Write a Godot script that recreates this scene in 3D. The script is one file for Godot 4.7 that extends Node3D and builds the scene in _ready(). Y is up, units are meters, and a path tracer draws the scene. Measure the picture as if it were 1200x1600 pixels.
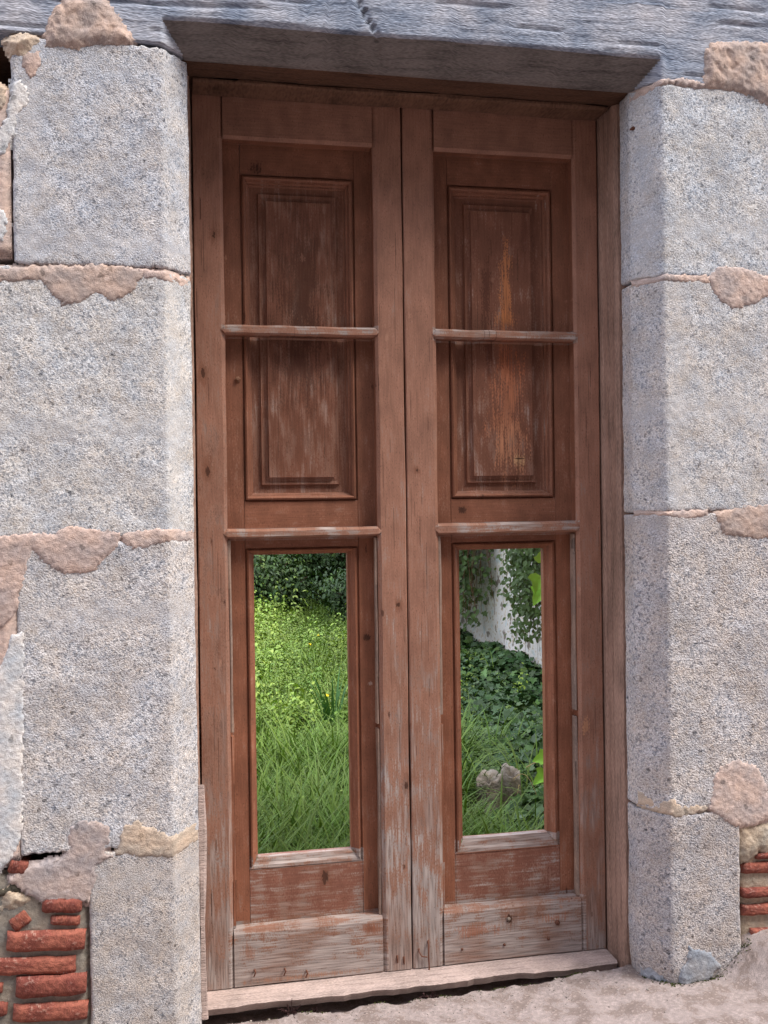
extends Node3D
# An old two-leaf door in a granite doorway; an overgrown garden shows through the lower openings.

const FRONT := 0.28       # plane of the wall face; the door leaves' face lies at z = 0
const HALF := 0.637       # half width of the doorway
const HALF_OUT := 0.702   # half width where the splay meets the wall face
const REVEAL_Z := 0.20
const HEAD_Y := 2.605
const HEAD_OUT_Y := 2.679

var M := {}
var rng := RandomNumberGenerator.new()
var nz_a := FastNoiseLite.new()
var nz_b := FastNoiseLite.new()
var nz_c := FastNoiseLite.new()

var PATCHES := [
	["mortar", "lintel", 0.012, "pink_dark", [-0.994,2.574, -0.996,2.621, -0.970,2.677, -0.932,2.713, -0.850,2.720, -0.819,2.690, -0.787,2.638, -0.767,2.611, -0.778,2.594, -0.868,2.589, -0.919,2.572, -0.962,2.577]],
	["mortar", "left", 0.03, "ochre", [-1.089,2.580, -1.070,2.604, -1.032,2.612, -1.006,2.596, -1.012,2.579, -1.041,2.541, -1.079,2.545]],
	["mortar", "left", 0.004, "pink", [-1.056,2.553, -1.000,2.570, -1.007,2.512, -1.029,2.494, -1.050,2.521]],
	["mortar", "left", 0.006, "ochre", [-1.115,2.475, -1.091,2.468, -1.094,2.428, -1.116,2.394]],
	["mortar", "left", 0.003, "pink_dark", [-1.122,2.008, -1.017,2.018, -0.876,2.027, -0.780,2.024, -0.755,2.012, -0.778,1.966, -0.804,1.946, -0.838,1.932, -0.869,1.954, -0.917,1.926, -0.956,1.919, -0.993,1.953, -1.009,1.981, -1.064,1.977, -1.123,1.971]],
	["mortar", "left", 0.002, "pink", [-0.772,2.021, -0.716,2.016, -0.639,2.011, -0.636,1.984, -0.696,1.989, -0.761,1.997]],
	["mortar", "left", 0.004, "pink", [-1.132,1.337, -1.081,1.339, -0.980,1.342, -0.952,1.358, -0.902,1.354, -0.822,1.338, -0.829,1.308, -0.852,1.279, -0.903,1.234, -0.966,1.233, -1.013,1.260, -1.043,1.293, -1.060,1.232, -1.080,1.151, -1.095,1.123, -1.136,1.097]],
	["mortar", "left", 0.004, "pink_light", [-0.825,1.338, -0.782,1.344, -0.725,1.348, -0.644,1.343, -0.644,1.311, -0.718,1.309, -0.765,1.294, -0.799,1.291, -0.823,1.308]],
	["lime", "left", 0.001, "lime", [-1.069,2.494, -1.035,2.472, -1.033,2.432, -1.058,2.401, -1.071,2.342, -1.096,2.299, -1.118,2.282, -1.117,2.338, -1.089,2.396]],
	["lime", "left", 0.001, "lime", [-1.120,2.161, -1.094,2.157, -1.090,2.122, -1.103,2.081, -1.121,2.075]],
	["lime", "left", 0.0015, "lime", [-1.096,1.087, -1.065,1.096, -1.066,0.907, -1.073,0.745, -1.074,0.599, -1.092,0.539, -1.114,0.505, -1.145,0.482, -1.137,0.976, -1.115,1.023]],
	["mortar", "left", 0.003, "mauve", [-0.967,0.580, -0.938,0.602, -0.897,0.600, -0.864,0.583, -0.861,0.547, -0.876,0.518, -0.854,0.500, -0.895,0.487, -0.904,0.421, -0.919,0.387, -0.963,0.399, -1.026,0.400, -1.053,0.415, -1.096,0.442, -1.111,0.466, -1.080,0.492, -0.980,0.507, -0.964,0.538]],
	["mortar", "left", 0.0025, "ochre", [-0.837,0.564, -0.824,0.580, -0.794,0.594, -0.782,0.577, -0.750,0.568, -0.704,0.544, -0.638,0.556, -0.636,0.505, -0.705,0.486, -0.770,0.494, -0.847,0.506]],
	["mortar", "right", 0.004, "pink_light", [0.604,2.577, 0.695,2.614, 0.775,2.624, 0.835,2.615, 0.896,2.601, 0.811,2.598, 0.715,2.601, 0.635,2.566]],
	["mortar", "lintel", 0.012, "pink_dark", [0.831,2.600, 0.837,2.708, 0.861,2.732, 0.939,2.745, 1.068,2.744, 1.065,2.548, 0.982,2.580, 0.917,2.595]],
	["mortar", "right", 0.002, "pink_light", [0.604,2.040, 0.727,2.055, 0.852,2.055, 0.844,2.029, 0.727,2.033, 0.604,2.027]],
	["mortar", "right", 0.004, "pink_light", [0.836,2.044, 0.881,2.084, 0.951,2.081, 1.013,2.064, 1.059,2.062, 1.058,2.013, 0.995,1.977, 0.912,1.956, 0.864,1.989]],
	["mortar", "right", 0.002, "pink_light", [0.607,1.376, 0.698,1.367, 0.742,1.374, 0.831,1.376, 0.833,1.356, 0.750,1.344, 0.702,1.360, 0.607,1.359]],
	["mortar", "right", 0.005, "pink_dark", [0.847,1.363, 0.942,1.384, 1.050,1.388, 1.049,1.284, 0.982,1.284, 0.883,1.299, 0.863,1.337]],
	["mortar", "right", 0.002, "ochre", [0.586,0.535, 0.644,0.545, 0.675,0.528, 0.713,0.540, 0.739,0.520, 0.824,0.514, 0.816,0.498, 0.725,0.484, 0.653,0.504, 0.606,0.519]],
	["mortar", "right", 0.004, "pink_light", [0.820,0.503, 0.841,0.591, 0.858,0.624, 0.916,0.642, 0.978,0.623, 1.014,0.559, 1.025,0.463, 0.963,0.442, 0.901,0.446, 0.864,0.474]],
	["cement", "right", 0.005, "cement", [0.754,0.110, 0.826,0.081, 0.857,0.042, 0.813,-0.000, 0.732,-0.023, 0.723,0.028, 0.745,0.070]],
	["cement", "right", 0.004, "cement", [0.652,0.024, 0.680,0.014, 0.684,-0.012, 0.644,-0.015]],
	["mortar", "brickL", 0.02, "sand", [-1.145,0.456, -1.102,0.462, -1.072,0.433, -1.041,0.417, -1.066,0.387, -1.097,0.377, -1.146,0.369]],
	["mortar", "brickR", 0.012, "sand", [0.913,0.451, 1.038,0.449, 1.036,0.343, 0.991,0.362, 0.949,0.328, 0.920,0.353]],
]
var BRICKS_LEFT := [[-0.983, 0.388, 0.102, 0.039, -5.3, 1], [-0.976, 0.348, 0.075, 0.026, -5.4, 2], [-1.023, 0.302, 0.199, 0.054, -3.7, 0], [-1.057, 0.241, 0.218, 0.046, -3.9, 2], [-1.013, 0.187, 0.179, 0.057, -3.2, 1], [-1.015, 0.119, 0.190, 0.049, -3.5, 0], [-1.087, 0.356, 0.049, 0.039, 32.6, 2], [-1.090, 0.493, 0.048, 0.036, -16.8, 1], [-1.156, 0.195, 0.052, 0.026, -6.2, 0], [-1.151, 0.141, 0.064, 0.036, -6.4, 1], ]
var BRICKS_RIGHT := [[1.004, 0.312, 0.140, 0.034, -1.9, 0], [1.002, 0.240, 0.142, 0.028, -2.1, 1], [1.001, 0.190, 0.142, 0.032, -1.3, 0], [1.014, 0.120, 0.115, 0.026, -3.6, 0], [1.026, 0.348, 0.096, 0.019, 1.3, 1], ]

# ------------------------------------------------------------------ tree helpers
func tag(o: Node, label: String, category: String, group := "", kind := "") -> void:
	if label != "": o.set_meta("label", label)
	if category != "": o.set_meta("category", category)
	if group != "": o.set_meta("group", group)
	if kind != "": o.set_meta("kind", kind)

func thing(called: String, at: Vector3, label: String, category: String, group := "", kind := "") -> Node3D:
	var o := Node3D.new()
	o.name = called
	o.position = at
	add_child(o, true)
	tag(o, label, category, group, kind)
	return o

func part(called: String, mesh: Mesh, m: Material, parent: Node, kind := "") -> MeshInstance3D:
	var o := MeshInstance3D.new()
	o.name = called
	o.mesh = mesh
	o.material_override = m
	# meshes are modelled in world coordinates: undo the parent's place
	var p: Node = parent
	while p is Node3D and p != self:
		o.position -= p.position
		p = p.get_parent()
	parent.add_child(o, true)
	if kind != "": o.set_meta("kind", kind)
	return o

# ------------------------------------------------------------------ mesh helpers
class Q:
	var v := PackedVector3Array()
	var n := PackedVector3Array()
	var t := PackedVector2Array()
	var c := PackedColorArray()
	var i := PackedInt32Array()

func quad(q: Q, a: Vector3, b: Vector3, c: Vector3, d: Vector3) -> void:
	# seen from outside a, b, c, d run counter-clockwise
	var n := (b - a).cross(d - a)
	if n.length_squared() < 1e-14: n = (c - b).cross(d - b)
	n = n.normalized()
	var k := q.v.size()
	for p in [a, b, c, d]:
		q.v.append(p); q.n.append(n); q.t.append(door_uv(p, n))
	q.i.append_array(PackedInt32Array([k, k + 2, k + 1, k, k + 3, k + 2]))

func tri(q: Q, a: Vector3, b: Vector3, c: Vector3) -> void:
	var n := (b - a).cross(c - a).normalized()
	var k := q.v.size()
	for p in [a, b, c]:
		q.v.append(p); q.n.append(n); q.t.append(door_uv(p, n))
	q.i.append_array(PackedInt32Array([k, k + 2, k + 1]))

func door_uv(p: Vector3, n: Vector3) -> Vector2:
	var x := p.x
	var y := p.y
	if absf(n.x) > 0.75: x += p.z * 0.5
	if absf(n.y) > 0.75: y += p.z * 0.5
	return Vector2((x + 0.7) / 1.4, 1.0 - (y + 0.1) / 2.8)

func commit(q: Q) -> ArrayMesh:
	var a := []
	a.resize(Mesh.ARRAY_MAX)
	a[Mesh.ARRAY_VERTEX] = q.v
	a[Mesh.ARRAY_NORMAL] = q.n
	if q.t.size() == q.v.size(): a[Mesh.ARRAY_TEX_UV] = q.t
	if q.c.size() == q.v.size(): a[Mesh.ARRAY_COLOR] = q.c
	a[Mesh.ARRAY_INDEX] = q.i
	var m := ArrayMesh.new()
	m.add_surface_from_arrays(Mesh.PRIMITIVE_TRIANGLES, a)
	return m

func grid(nu: int, nv: int, P: PackedVector3Array, T: PackedVector2Array, keep := PackedByteArray()) -> ArrayMesh:
	# smooth sheet; the outside is the side of (along u) x (along v)
	var q := Q.new()
	q.v = P
	q.t = T
	q.n.resize(P.size())
	for j in nv:
		for i in nu:
			var a := P[j * nu + maxi(i - 1, 0)]
			var b := P[j * nu + mini(i + 1, nu - 1)]
			var c := P[maxi(j - 1, 0) * nu + i]
			var d := P[mini(j + 1, nv - 1) * nu + i]
			var n := (b - a).cross(d - c)
			q.n[j * nu + i] = n.normalized() if n.length_squared() > 1e-16 else Vector3(0, 0, 1)
	var ks := keep.size()
	for j in nv - 1:
		for i in nu - 1:
			var k := j * nu + i
			if ks and keep[k] + keep[k + 1] + keep[k + nu] + keep[k + nu + 1] == 0: continue
			q.i.append_array(PackedInt32Array([k, k + nu + 1, k + 1, k, k + nu, k + nu + 1]))
	return commit(q)

# a wooden member: long along "x" or "y", its two long front edges bevelled by b0 (low side) and b1 (high side)
func bar(along: String, x0: float, x1: float, y0: float, y1: float, zb: float, zf: float, b0 := 0.002, b1 := 0.002, wob := 0.0006, d0 := -1.0, d1 := -1.0) -> ArrayMesh:
	var q := Q.new()
	var lo := x0 if along == "y" else y0
	var hi := x1 if along == "y" else y1
	var s0 := y0 if along == "y" else x0
	var s1 := y1 if along == "y" else x1
	if d0 < 0: d0 = b0
	if d1 < 0: d1 = b1
	var ring := [Vector2(lo, zb), Vector2(lo, zf - d0), Vector2(lo + b0, zf), Vector2(hi - b1, zf), Vector2(hi, zf - d1), Vector2(hi, zb)]
	var n := maxi(1, int((s1 - s0) / 0.12))
	var rows := []
	for k in n + 1:
		var s := lerpf(s0, s1, float(k) / n)
		var row := []
		for r in ring.size():
			var w: Vector2 = ring[r]
			w.x += nz_b.get_noise_2d(s * 60.0 + r * 37.0, lo * 300.0) * wob * 2.0
			if r >= 1 and r <= 4: w.y += nz_b.get_noise_2d(s * 45.0 - 300.0, lo * 200.0 + r) * wob * 1.6
			row.append(Vector3(w.x, s, w.y) if along == "y" else Vector3(s, w.x, w.y))
		rows.append(row)
	for k in n:
		for r in ring.size():
			var r2 := (r + 1) % ring.size()
			if along == "y": quad(q, rows[k][r], rows[k][r2], rows[k + 1][r2], rows[k + 1][r])
			else: quad(q, rows[k][r2], rows[k][r], rows[k + 1][r], rows[k + 1][r2])
	for e in [0, n]:
		var w: Array = rows[e]
		if (along == "y") == (e == 0):
			quad(q, w[0], w[5], w[4], w[1]); quad(q, w[1], w[4], w[3], w[2])
		else:
			quad(q, w[0], w[1], w[4], w[5]); quad(q, w[1], w[2], w[3], w[4])
	return commit(q)

# one mitred side of a moulding between an outer and an inner rectangle [x0, x1, y0, y1]; prof = [[0..1 towards the inside, z], ...]
func mould(outer: Array, inner: Array, side: int, prof: Array) -> ArrayMesh:
	var q := Q.new()
	var oc := [Vector2(outer[0], outer[2]), Vector2(outer[1], outer[2]), Vector2(outer[1], outer[3]), Vector2(outer[0], outer[3])]
	var ic := [Vector2(inner[0], inner[2]), Vector2(inner[1], inner[2]), Vector2(inner[1], inner[3]), Vector2(inner[0], inner[3])]
	var a := side
	var b := (side + 1) % 4
	var n := 10
	for k in prof.size() - 1:
		for s in n:
			var c := []
			for e in [[s, k], [s + 1, k], [s + 1, k + 1], [s, k + 1]]:
				var t: float = prof[e[1]][0]
				var f := float(e[0]) / n
				var p: Vector2 = (oc[a].lerp(ic[a], t)).lerp(oc[b].lerp(ic[b], t), f)
				var w := nz_b.get_noise_2d(f * 90.0 + side * 50.0, outer[0] * 500.0 + e[1] * 9.0) * 0.0009
				c.append(Vector3(p.x, p.y, prof[e[1]][1] + w))
			quad(q, c[0], c[1], c[2], c[3])
	return commit(q)

# nested rectangles [x0, x1, y0, y1, z] from outside to inside, the last one filled
func stepped(rects: Array) -> ArrayMesh:
	var q := Q.new()
	var n := 14
	for k in rects.size() - 1:
		var o: Array = rects[k]
		var i: Array = rects[k + 1]
		var oc := [Vector3(o[0], o[2], o[4]), Vector3(o[1], o[2], o[4]), Vector3(o[1], o[3], o[4]), Vector3(o[0], o[3], o[4])]
		var ic := [Vector3(i[0], i[2], i[4]), Vector3(i[1], i[2], i[4]), Vector3(i[1], i[3], i[4]), Vector3(i[0], i[3], i[4])]
		for s in 4:
			var e := (s + 1) % 4
			for m in n:
				var c := []
				for w in [[oc, m], [oc, m + 1], [ic, m + 1], [ic, m]]:
					var p: Vector3 = (w[0][s] as Vector3).lerp(w[0][e], float(w[1]) / n)
					p.z += nz_b.get_noise_2d(p.x * 120.0, p.y * 120.0) * 0.0008
					c.append(p)
				quad(q, c[0], c[1], c[2], c[3])
	var r: Array = rects[-1]
	for m in n:
		var ya: float = lerpf(r[2], r[3], float(m) / n)
		var yb: float = lerpf(r[2], r[3], float(m + 1) / n)
		var c := [Vector3(r[0], ya, r[4]), Vector3(r[1], ya, r[4]), Vector3(r[1], yb, r[4]), Vector3(r[0], yb, r[4])]
		for k in 4: c[k].z += nz_b.get_noise_2d(c[k].x * 120.0, c[k].y * 120.0) * 0.0008
		quad(q, c[0], c[1], c[2], c[3])
	return commit(q)

func tube(pts: Array, r0: float, r1: float, sides := 6) -> ArrayMesh:
	var q := Q.new()
	tube_into(q, pts, r0, r1, sides)
	return commit(q)

func tube_into(q: Q, pts: Array, r0: float, r1: float, sides := 6) -> void:
	var n := pts.size()
	var base := q.v.size()
	for k in n:
		var d: Vector3 = ((pts[mini(k + 1, n - 1)] as Vector3) - (pts[maxi(k - 1, 0)] as Vector3)).normalized()
		var s := d.cross(Vector3(0.31, 0.17, 0.93)).normalized()
		var u := s.cross(d)
		var r := lerpf(r0, r1, float(k) / maxi(1, n - 1))
		for a in sides:
			var o := s * cos(TAU * a / sides) + u * sin(TAU * a / sides)
			q.v.append((pts[k] as Vector3) + o * r); q.n.append(o); q.t.append(Vector2(float(a) / sides, float(k) / n))
	for k in n - 1:
		for a in sides:
			var b := (a + 1) % sides
			var p := base + k * sides
			q.i.append_array(PackedInt32Array([p + a, p + b, p + sides + b, p + a, p + sides + b, p + sides + a]))
	for e in [[0, -1.0], [n - 1, 1.0]]:
		var c := q.v.size()
		q.v.append(pts[e[0]]); q.n.append(((pts[n - 1] as Vector3) - (pts[0] as Vector3)).normalized() * e[1]); q.t.append(Vector2.ZERO)
		for a in sides:
			var a2: int = base + e[0] * sides + a
			var b2: int = base + e[0] * sides + (a + 1) % sides
			q.i.append_array(PackedInt32Array([c, a2, b2] if e[1] > 0.0 else [c, b2, a2]))

func box(q: Q, a: Vector3, b: Vector3) -> void:
	quad(q, Vector3(a.x, a.y, b.z), Vector3(b.x, a.y, b.z), Vector3(b.x, b.y, b.z), Vector3(a.x, b.y, b.z))
	quad(q, Vector3(b.x, a.y, a.z), Vector3(a.x, a.y, a.z), Vector3(a.x, b.y, a.z), Vector3(b.x, b.y, a.z))
	quad(q, Vector3(b.x, a.y, b.z), Vector3(b.x, a.y, a.z), Vector3(b.x, b.y, a.z), Vector3(b.x, b.y, b.z))
	quad(q, Vector3(a.x, a.y, a.z), Vector3(a.x, a.y, b.z), Vector3(a.x, b.y, b.z), Vector3(a.x, b.y, a.z))
	quad(q, Vector3(a.x, b.y, b.z), Vector3(b.x, b.y, b.z), Vector3(b.x, b.y, a.z), Vector3(a.x, b.y, a.z))
	quad(q, Vector3(a.x, a.y, a.z), Vector3(b.x, a.y, a.z), Vector3(b.x, a.y, b.z), Vector3(a.x, a.y, b.z))

# the wall face: flat at FRONT, splayed in towards the doorway
func face_z(x: float) -> float:
	return lerpf(REVEAL_Z, FRONT, clampf((absf(x) - HALF) / (HALF_OUT - HALF), 0.0, 1.0))

func rough(p: Vector3, amp := 1.0) -> float:
	return amp * (nz_a.get_noise_3dv(p * 90.0) * 0.0035 + nz_b.get_noise_3dv(p * 700.0) * 0.0012 + nz_c.get_noise_3dv(p * 1900.0) * 0.0006)

# a dressed stone of a pier: the pier's profile from the outer end, along the face, splay and reveal, swept up from y0 to y1
func stone(side: float, xo: float, y0: float, y1: float, off: Vector2, foot := 0.0) -> ArrayMesh:
	var prof := [Vector2(xo, -0.2), Vector2(xo, FRONT), Vector2(side * HALF_OUT, FRONT), Vector2(side * HALF, REVEAL_Z), Vector2(side * HALF, 0.122), Vector2(side * 0.706, 0.122), Vector2(side * 0.706, -0.2)]
	var ln := []
	var step := 0.0065
	for k in prof.size() - 1:
		var a: Vector2 = prof[k]
		var b: Vector2 = prof[k + 1]
		var st := step if k >= 1 and k <= 3 else (0.02 if k == 0 else 0.05)
		var n := maxi(1, int(a.distance_to(b) / st))
		for m in n: ln.append(a.lerp(b, float(m) / n))
	ln.append(prof[-1])
	for it in 1 if side < 0 else 2:     # worn arrises
		var l2 := ln.duplicate()
		for k in range(1, ln.size() - 1): l2[k] = (ln[k - 1] + ln[k] * 2.0 + ln[k + 1]) / 4.0
		ln = l2
	if side > 0: ln.reverse()
	var nu := ln.size()
	var ys := [y0 + 0.012, y0 + 0.001, y0, y0 + 0.002, y0 + 0.005]
	var ny := int((y1 - y0 - 0.01) / step)
	for k in range(1, ny): ys.append(lerpf(y0 + 0.005, y1 - 0.005, float(k) / ny))
	ys.append_array([y1 - 0.005, y1 - 0.002, y1, y1 - 0.001, y1 - 0.012])
	var pull := [0.08, 0.03, 0.008, 0.0025, 0.0006]
	var nv := ys.size()
	var P := PackedVector3Array()
	var T := PackedVector2Array()
	P.resize(nu * nv); T.resize(nu * nv)
	var run := 0.0
	for i in nu:
		var a: Vector2 = ln[maxi(i - 1, 0)]
		var b: Vector2 = ln[mini(i + 1, nu - 1)]
		var n2 := Vector2((b - a).y, -(b - a).x).normalized() * -1.0
		n2 = Vector2(-(b - a).y, (b - a).x).normalized()
		if i > 0: run += (ln[i] as Vector2).distance_to(ln[i - 1])
		for j in nv:
			var c: Vector2 = ln[i]
			var y: float = ys[j]
			var p := Vector3(c.x, y, c.y)
			var o := rough(p)
			var e := mini(j, nv - 1 - j)
			if e < 5: o -= pull[e]
			if foot > 0.0: o -= foot * pow(clampf(1.0 - (y - y0) / 0.16, 0.0, 1.0), 2.0)
			var edge_wave := nz_a.get_noise_2d(c.x * 700.0, y0 * 90.0 + (0.0 if j < nv / 2 else 40.0)) * 0.006
			if e < 6: y += edge_wave
			P[j * nu + i] = Vector3(c.x + n2.x * o, y, c.y + n2.y * o)
			T[j * nu + i] = Vector2(run + off.x, -y + off.y) / 1.25
	return grid(nu, nv, P, T)

func poly_dist(pg: PackedVector2Array, p: Vector2) -> float:
	var best := 1e9
	var n := pg.size()
	for k in n:
		var a := pg[k]
		var e := pg[(k + 1) % n] - a
		var w := p - a
		best = minf(best, (w - e * clampf(w.dot(e) / e.length_squared(), 0.0, 1.0)).length_squared())
	return sqrt(best) if Geometry2D.is_point_in_polygon(p, pg) else -sqrt(best)

# a smear of mortar or lime over the wall face, with the outline pg, uneven, thickness th
func smear(flat: Array, th: float, cell: float, seed_v: float, zoff := 0.0) -> ArrayMesh:
	var pg := PackedVector2Array()
	var lo := Vector2(1e9, 1e9)
	var hi := -lo
	for k in flat.size() / 2:
		var p := Vector2(flat[2 * k], flat[2 * k + 1])
		pg.append(p); lo = lo.min(p); hi = hi.max(p)
	lo -= Vector2(0.02, 0.02); hi += Vector2(0.02, 0.02)
	var nu := int((hi.x - lo.x) / cell) + 2
	var nv := int((hi.y - lo.y) / cell) + 2
	var P := PackedVector3Array()
	var T := PackedVector2Array()
	var keep := PackedByteArray()
	P.resize(nu * nv); T.resize(nu * nv); keep.resize(nu * nv)
	for j in nv:
		for i in nu:
			var p := lo + Vector2(i, j) * cell
			var s := poly_dist(pg, p)
			s += nz_a.get_noise_2d(p.x * 500.0 + seed_v, p.y * 500.0) * 0.005 + nz_b.get_noise_2d(p.x * 1100.0, p.y * 1100.0 + seed_v) * 0.0035 + nz_c.get_noise_2d(p.x * 2600.0, p.y * 2600.0) * 0.003
			var h := smoothstep(-0.005, 0.003, s)
			var body := smoothstep(-0.001, 0.012 + th * 1.2, s)
			var big := nz_a.get_noise_2d(p.x * 260.0 + seed_v * 2.0, p.y * 260.0)
			var pit := nz_b.get_noise_2d(p.x * 420.0 - seed_v, p.y * 420.0)
			var z := face_z(p.x) + zoff - 0.008 + h * 0.0090 + body * (th * (0.75 + 0.35 * big - 0.25 * smoothstep(0.25, 0.6, pit)))
			if h > 0.05: z += (nz_c.get_noise_2d(p.x * 1500.0, p.y * 1500.0) * 0.0004 + nz_b.get_noise_2d(p.x * 800.0, p.y * 800.0) * 0.0003) * h
			P[j * nu + i] = Vector3(p.x, p.y, z)
			T[j * nu + i] = Vector2(p.x + seed_v * 0.13, -p.y) / 0.8
			keep[j * nu + i] = 1 if s > -0.006 and absf(p.x) > HALF + 0.003 else 0
	return grid(nu, nv, P, T, keep)

# ------------------------------------------------------------------ textures
func field(seed_v: int, freq: float, w: int, h: int, sx := 1, sy := 1, kind := FastNoiseLite.TYPE_SIMPLEX_SMOOTH, oct := 3, seamless := false) -> PackedByteArray:
	# a grey noise picture, stretched sx / sy times, as bytes
	var f := FastNoiseLite.new()
	f.seed = seed_v
	f.noise_type = kind
	f.frequency = freq
	if kind == FastNoiseLite.TYPE_CELLULAR:
		f.cellular_return_type = FastNoiseLite.RETURN_CELL_VALUE
		f.fractal_type = FastNoiseLite.FRACTAL_NONE
		f.cellular_jitter = 1.0
	else:
		f.fractal_type = FastNoiseLite.FRACTAL_FBM if oct > 1 else FastNoiseLite.FRACTAL_NONE
		f.fractal_octaves = oct
	var im: Image
	if seamless: im = f.get_seamless_image(w / sx, h / sy, false, false, 0.12, true)
	else: im = f.get_image(w / sx, h / sy, false, false, true)
	if sx * sy > 1: im.resize(w, h, Image.INTERPOLATE_CUBIC)
	if im.get_format() != Image.FORMAT_L8: im.convert(Image.FORMAT_L8)
	return im.get_data()

func rgb_tex(w: int, h: int, d: PackedByteArray) -> ImageTexture:
	var im := Image.create_from_data(w, h, false, Image.FORMAT_RGB8, d)
	return ImageTexture.create_from_image(im)

func l_tex(w: int, h: int, d: PackedByteArray) -> ImageTexture:
	return ImageTexture.create_from_image(Image.create_from_data(w, h, false, Image.FORMAT_L8, d))

func material(tint: Color, rough_v: float, tex: Texture2D = null, bump: Texture2D = null, bump_cm := 0.3) -> StandardMaterial3D:
	var m := StandardMaterial3D.new()
	m.albedo_color = tint
	m.roughness = rough_v
	m.metallic_specular = 0.35
	if tex: m.albedo_texture = tex
	if bump:
		m.heightmap_enabled = true
		m.heightmap_texture = bump
		m.heightmap_scale = bump_cm
	return m

func make_granite() -> void:
	var n := 1024
	var cell := field(11, 0.23, n, n, 1, 1, FastNoiseLite.TYPE_CELLULAR, 1, true)
	var cell2 := field(12, 0.15, n, n, 1, 1, FastNoiseLite.TYPE_CELLULAR, 1, true)
	var fine := field(13, 0.30, n, n, 1, 1, FastNoiseLite.TYPE_SIMPLEX, 2, true)
	var mid := field(14, 0.14, n, n, 1, 1, FastNoiseLite.TYPE_SIMPLEX, 3, true)
	var big := field(15, 0.008, n, n, 1, 1, FastNoiseLite.TYPE_SIMPLEX_SMOOTH, 3, true)
	var warm := field(16, 0.012, n, n, 1, 1, FastNoiseLite.TYPE_SIMPLEX_SMOOTH, 4, true)
	var d := PackedByteArray()
	d.resize(n * n * 3)
	var b := PackedByteArray()
	b.resize(n * n)
	for k in n * n:
		var c := cell[k] / 255.0
		var f := fine[k] / 255.0
		var m := mid[k] / 255.0
		var v := 0.76 + (f - 0.5) * 0.27 + (m - 0.5) * 0.14 + (big[k] / 255.0 - 0.5) * 0.13
		var r := 0.0
		var cut := 0.10 + 0.16 * smoothstep(0.35, 0.75, big[k] / 255.0)
		if c < cut:
			v -= 0.06 + 0.5 * (cut - c)
			r = -0.012
		elif c > 0.72: v += 0.05
		elif c > 0.58: r = 0.014
		if cell2[k] < 3: v -= 0.20
		if m < 0.30: v -= (0.30 - m) * 0.7
		r += (warm[k] / 255.0 - 0.5) * 0.05
		d[3 * k] = clampi(int((v + r * 1.0 + 0.004) * 255.0), 25, 250)
		d[3 * k + 1] = clampi(int((v + r * 0.15 - 0.004) * 255.0), 25, 250)
		d[3 * k + 2] = clampi(int((v - r * 0.9 + 0.005) * 255.0), 25, 250)
		b[k] = clampi(int((m * 0.40 + f * 0.60) * 255.0), 0, 255)
	M.granite_tex = rgb_tex(n, n, d)
	M.granite_bump = l_tex(n, n, b)
	M.granite = material(Color(0.98, 0.98, 0.985), 0.9, M.granite_tex, M.granite_bump, 0.26)
	M.granite_warm = material(Color(0.93, 0.905, 0.89), 0.9, M.granite_tex, M.granite_bump, 0.30)
	M.blocks = []
	for e in [[0.915, 0.90, 0.885, 0.30, 1.25], [0.965, 0.965, 0.965, 0.30, 0.92], [0.99, 1.0, 1.0, 0.22, 1.0], [0.95, 0.965, 0.985, 0.26, 1.12], [0.885, 0.87, 0.865, 0.42, 0.88], [0.945, 0.935, 0.93, 0.45, 0.82], [0.98, 0.985, 0.985, 0.26, 1.05], [0.965, 0.985, 1.0, 0.24, 0.95]]:
		var gm := material(Color(e[0], e[1], e[2]), 0.9, M.granite_tex, M.granite_bump, e[3])
		gm.uv1_scale = Vector3(e[4], e[4], 1.0)
		M.blocks.append(gm)

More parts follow.
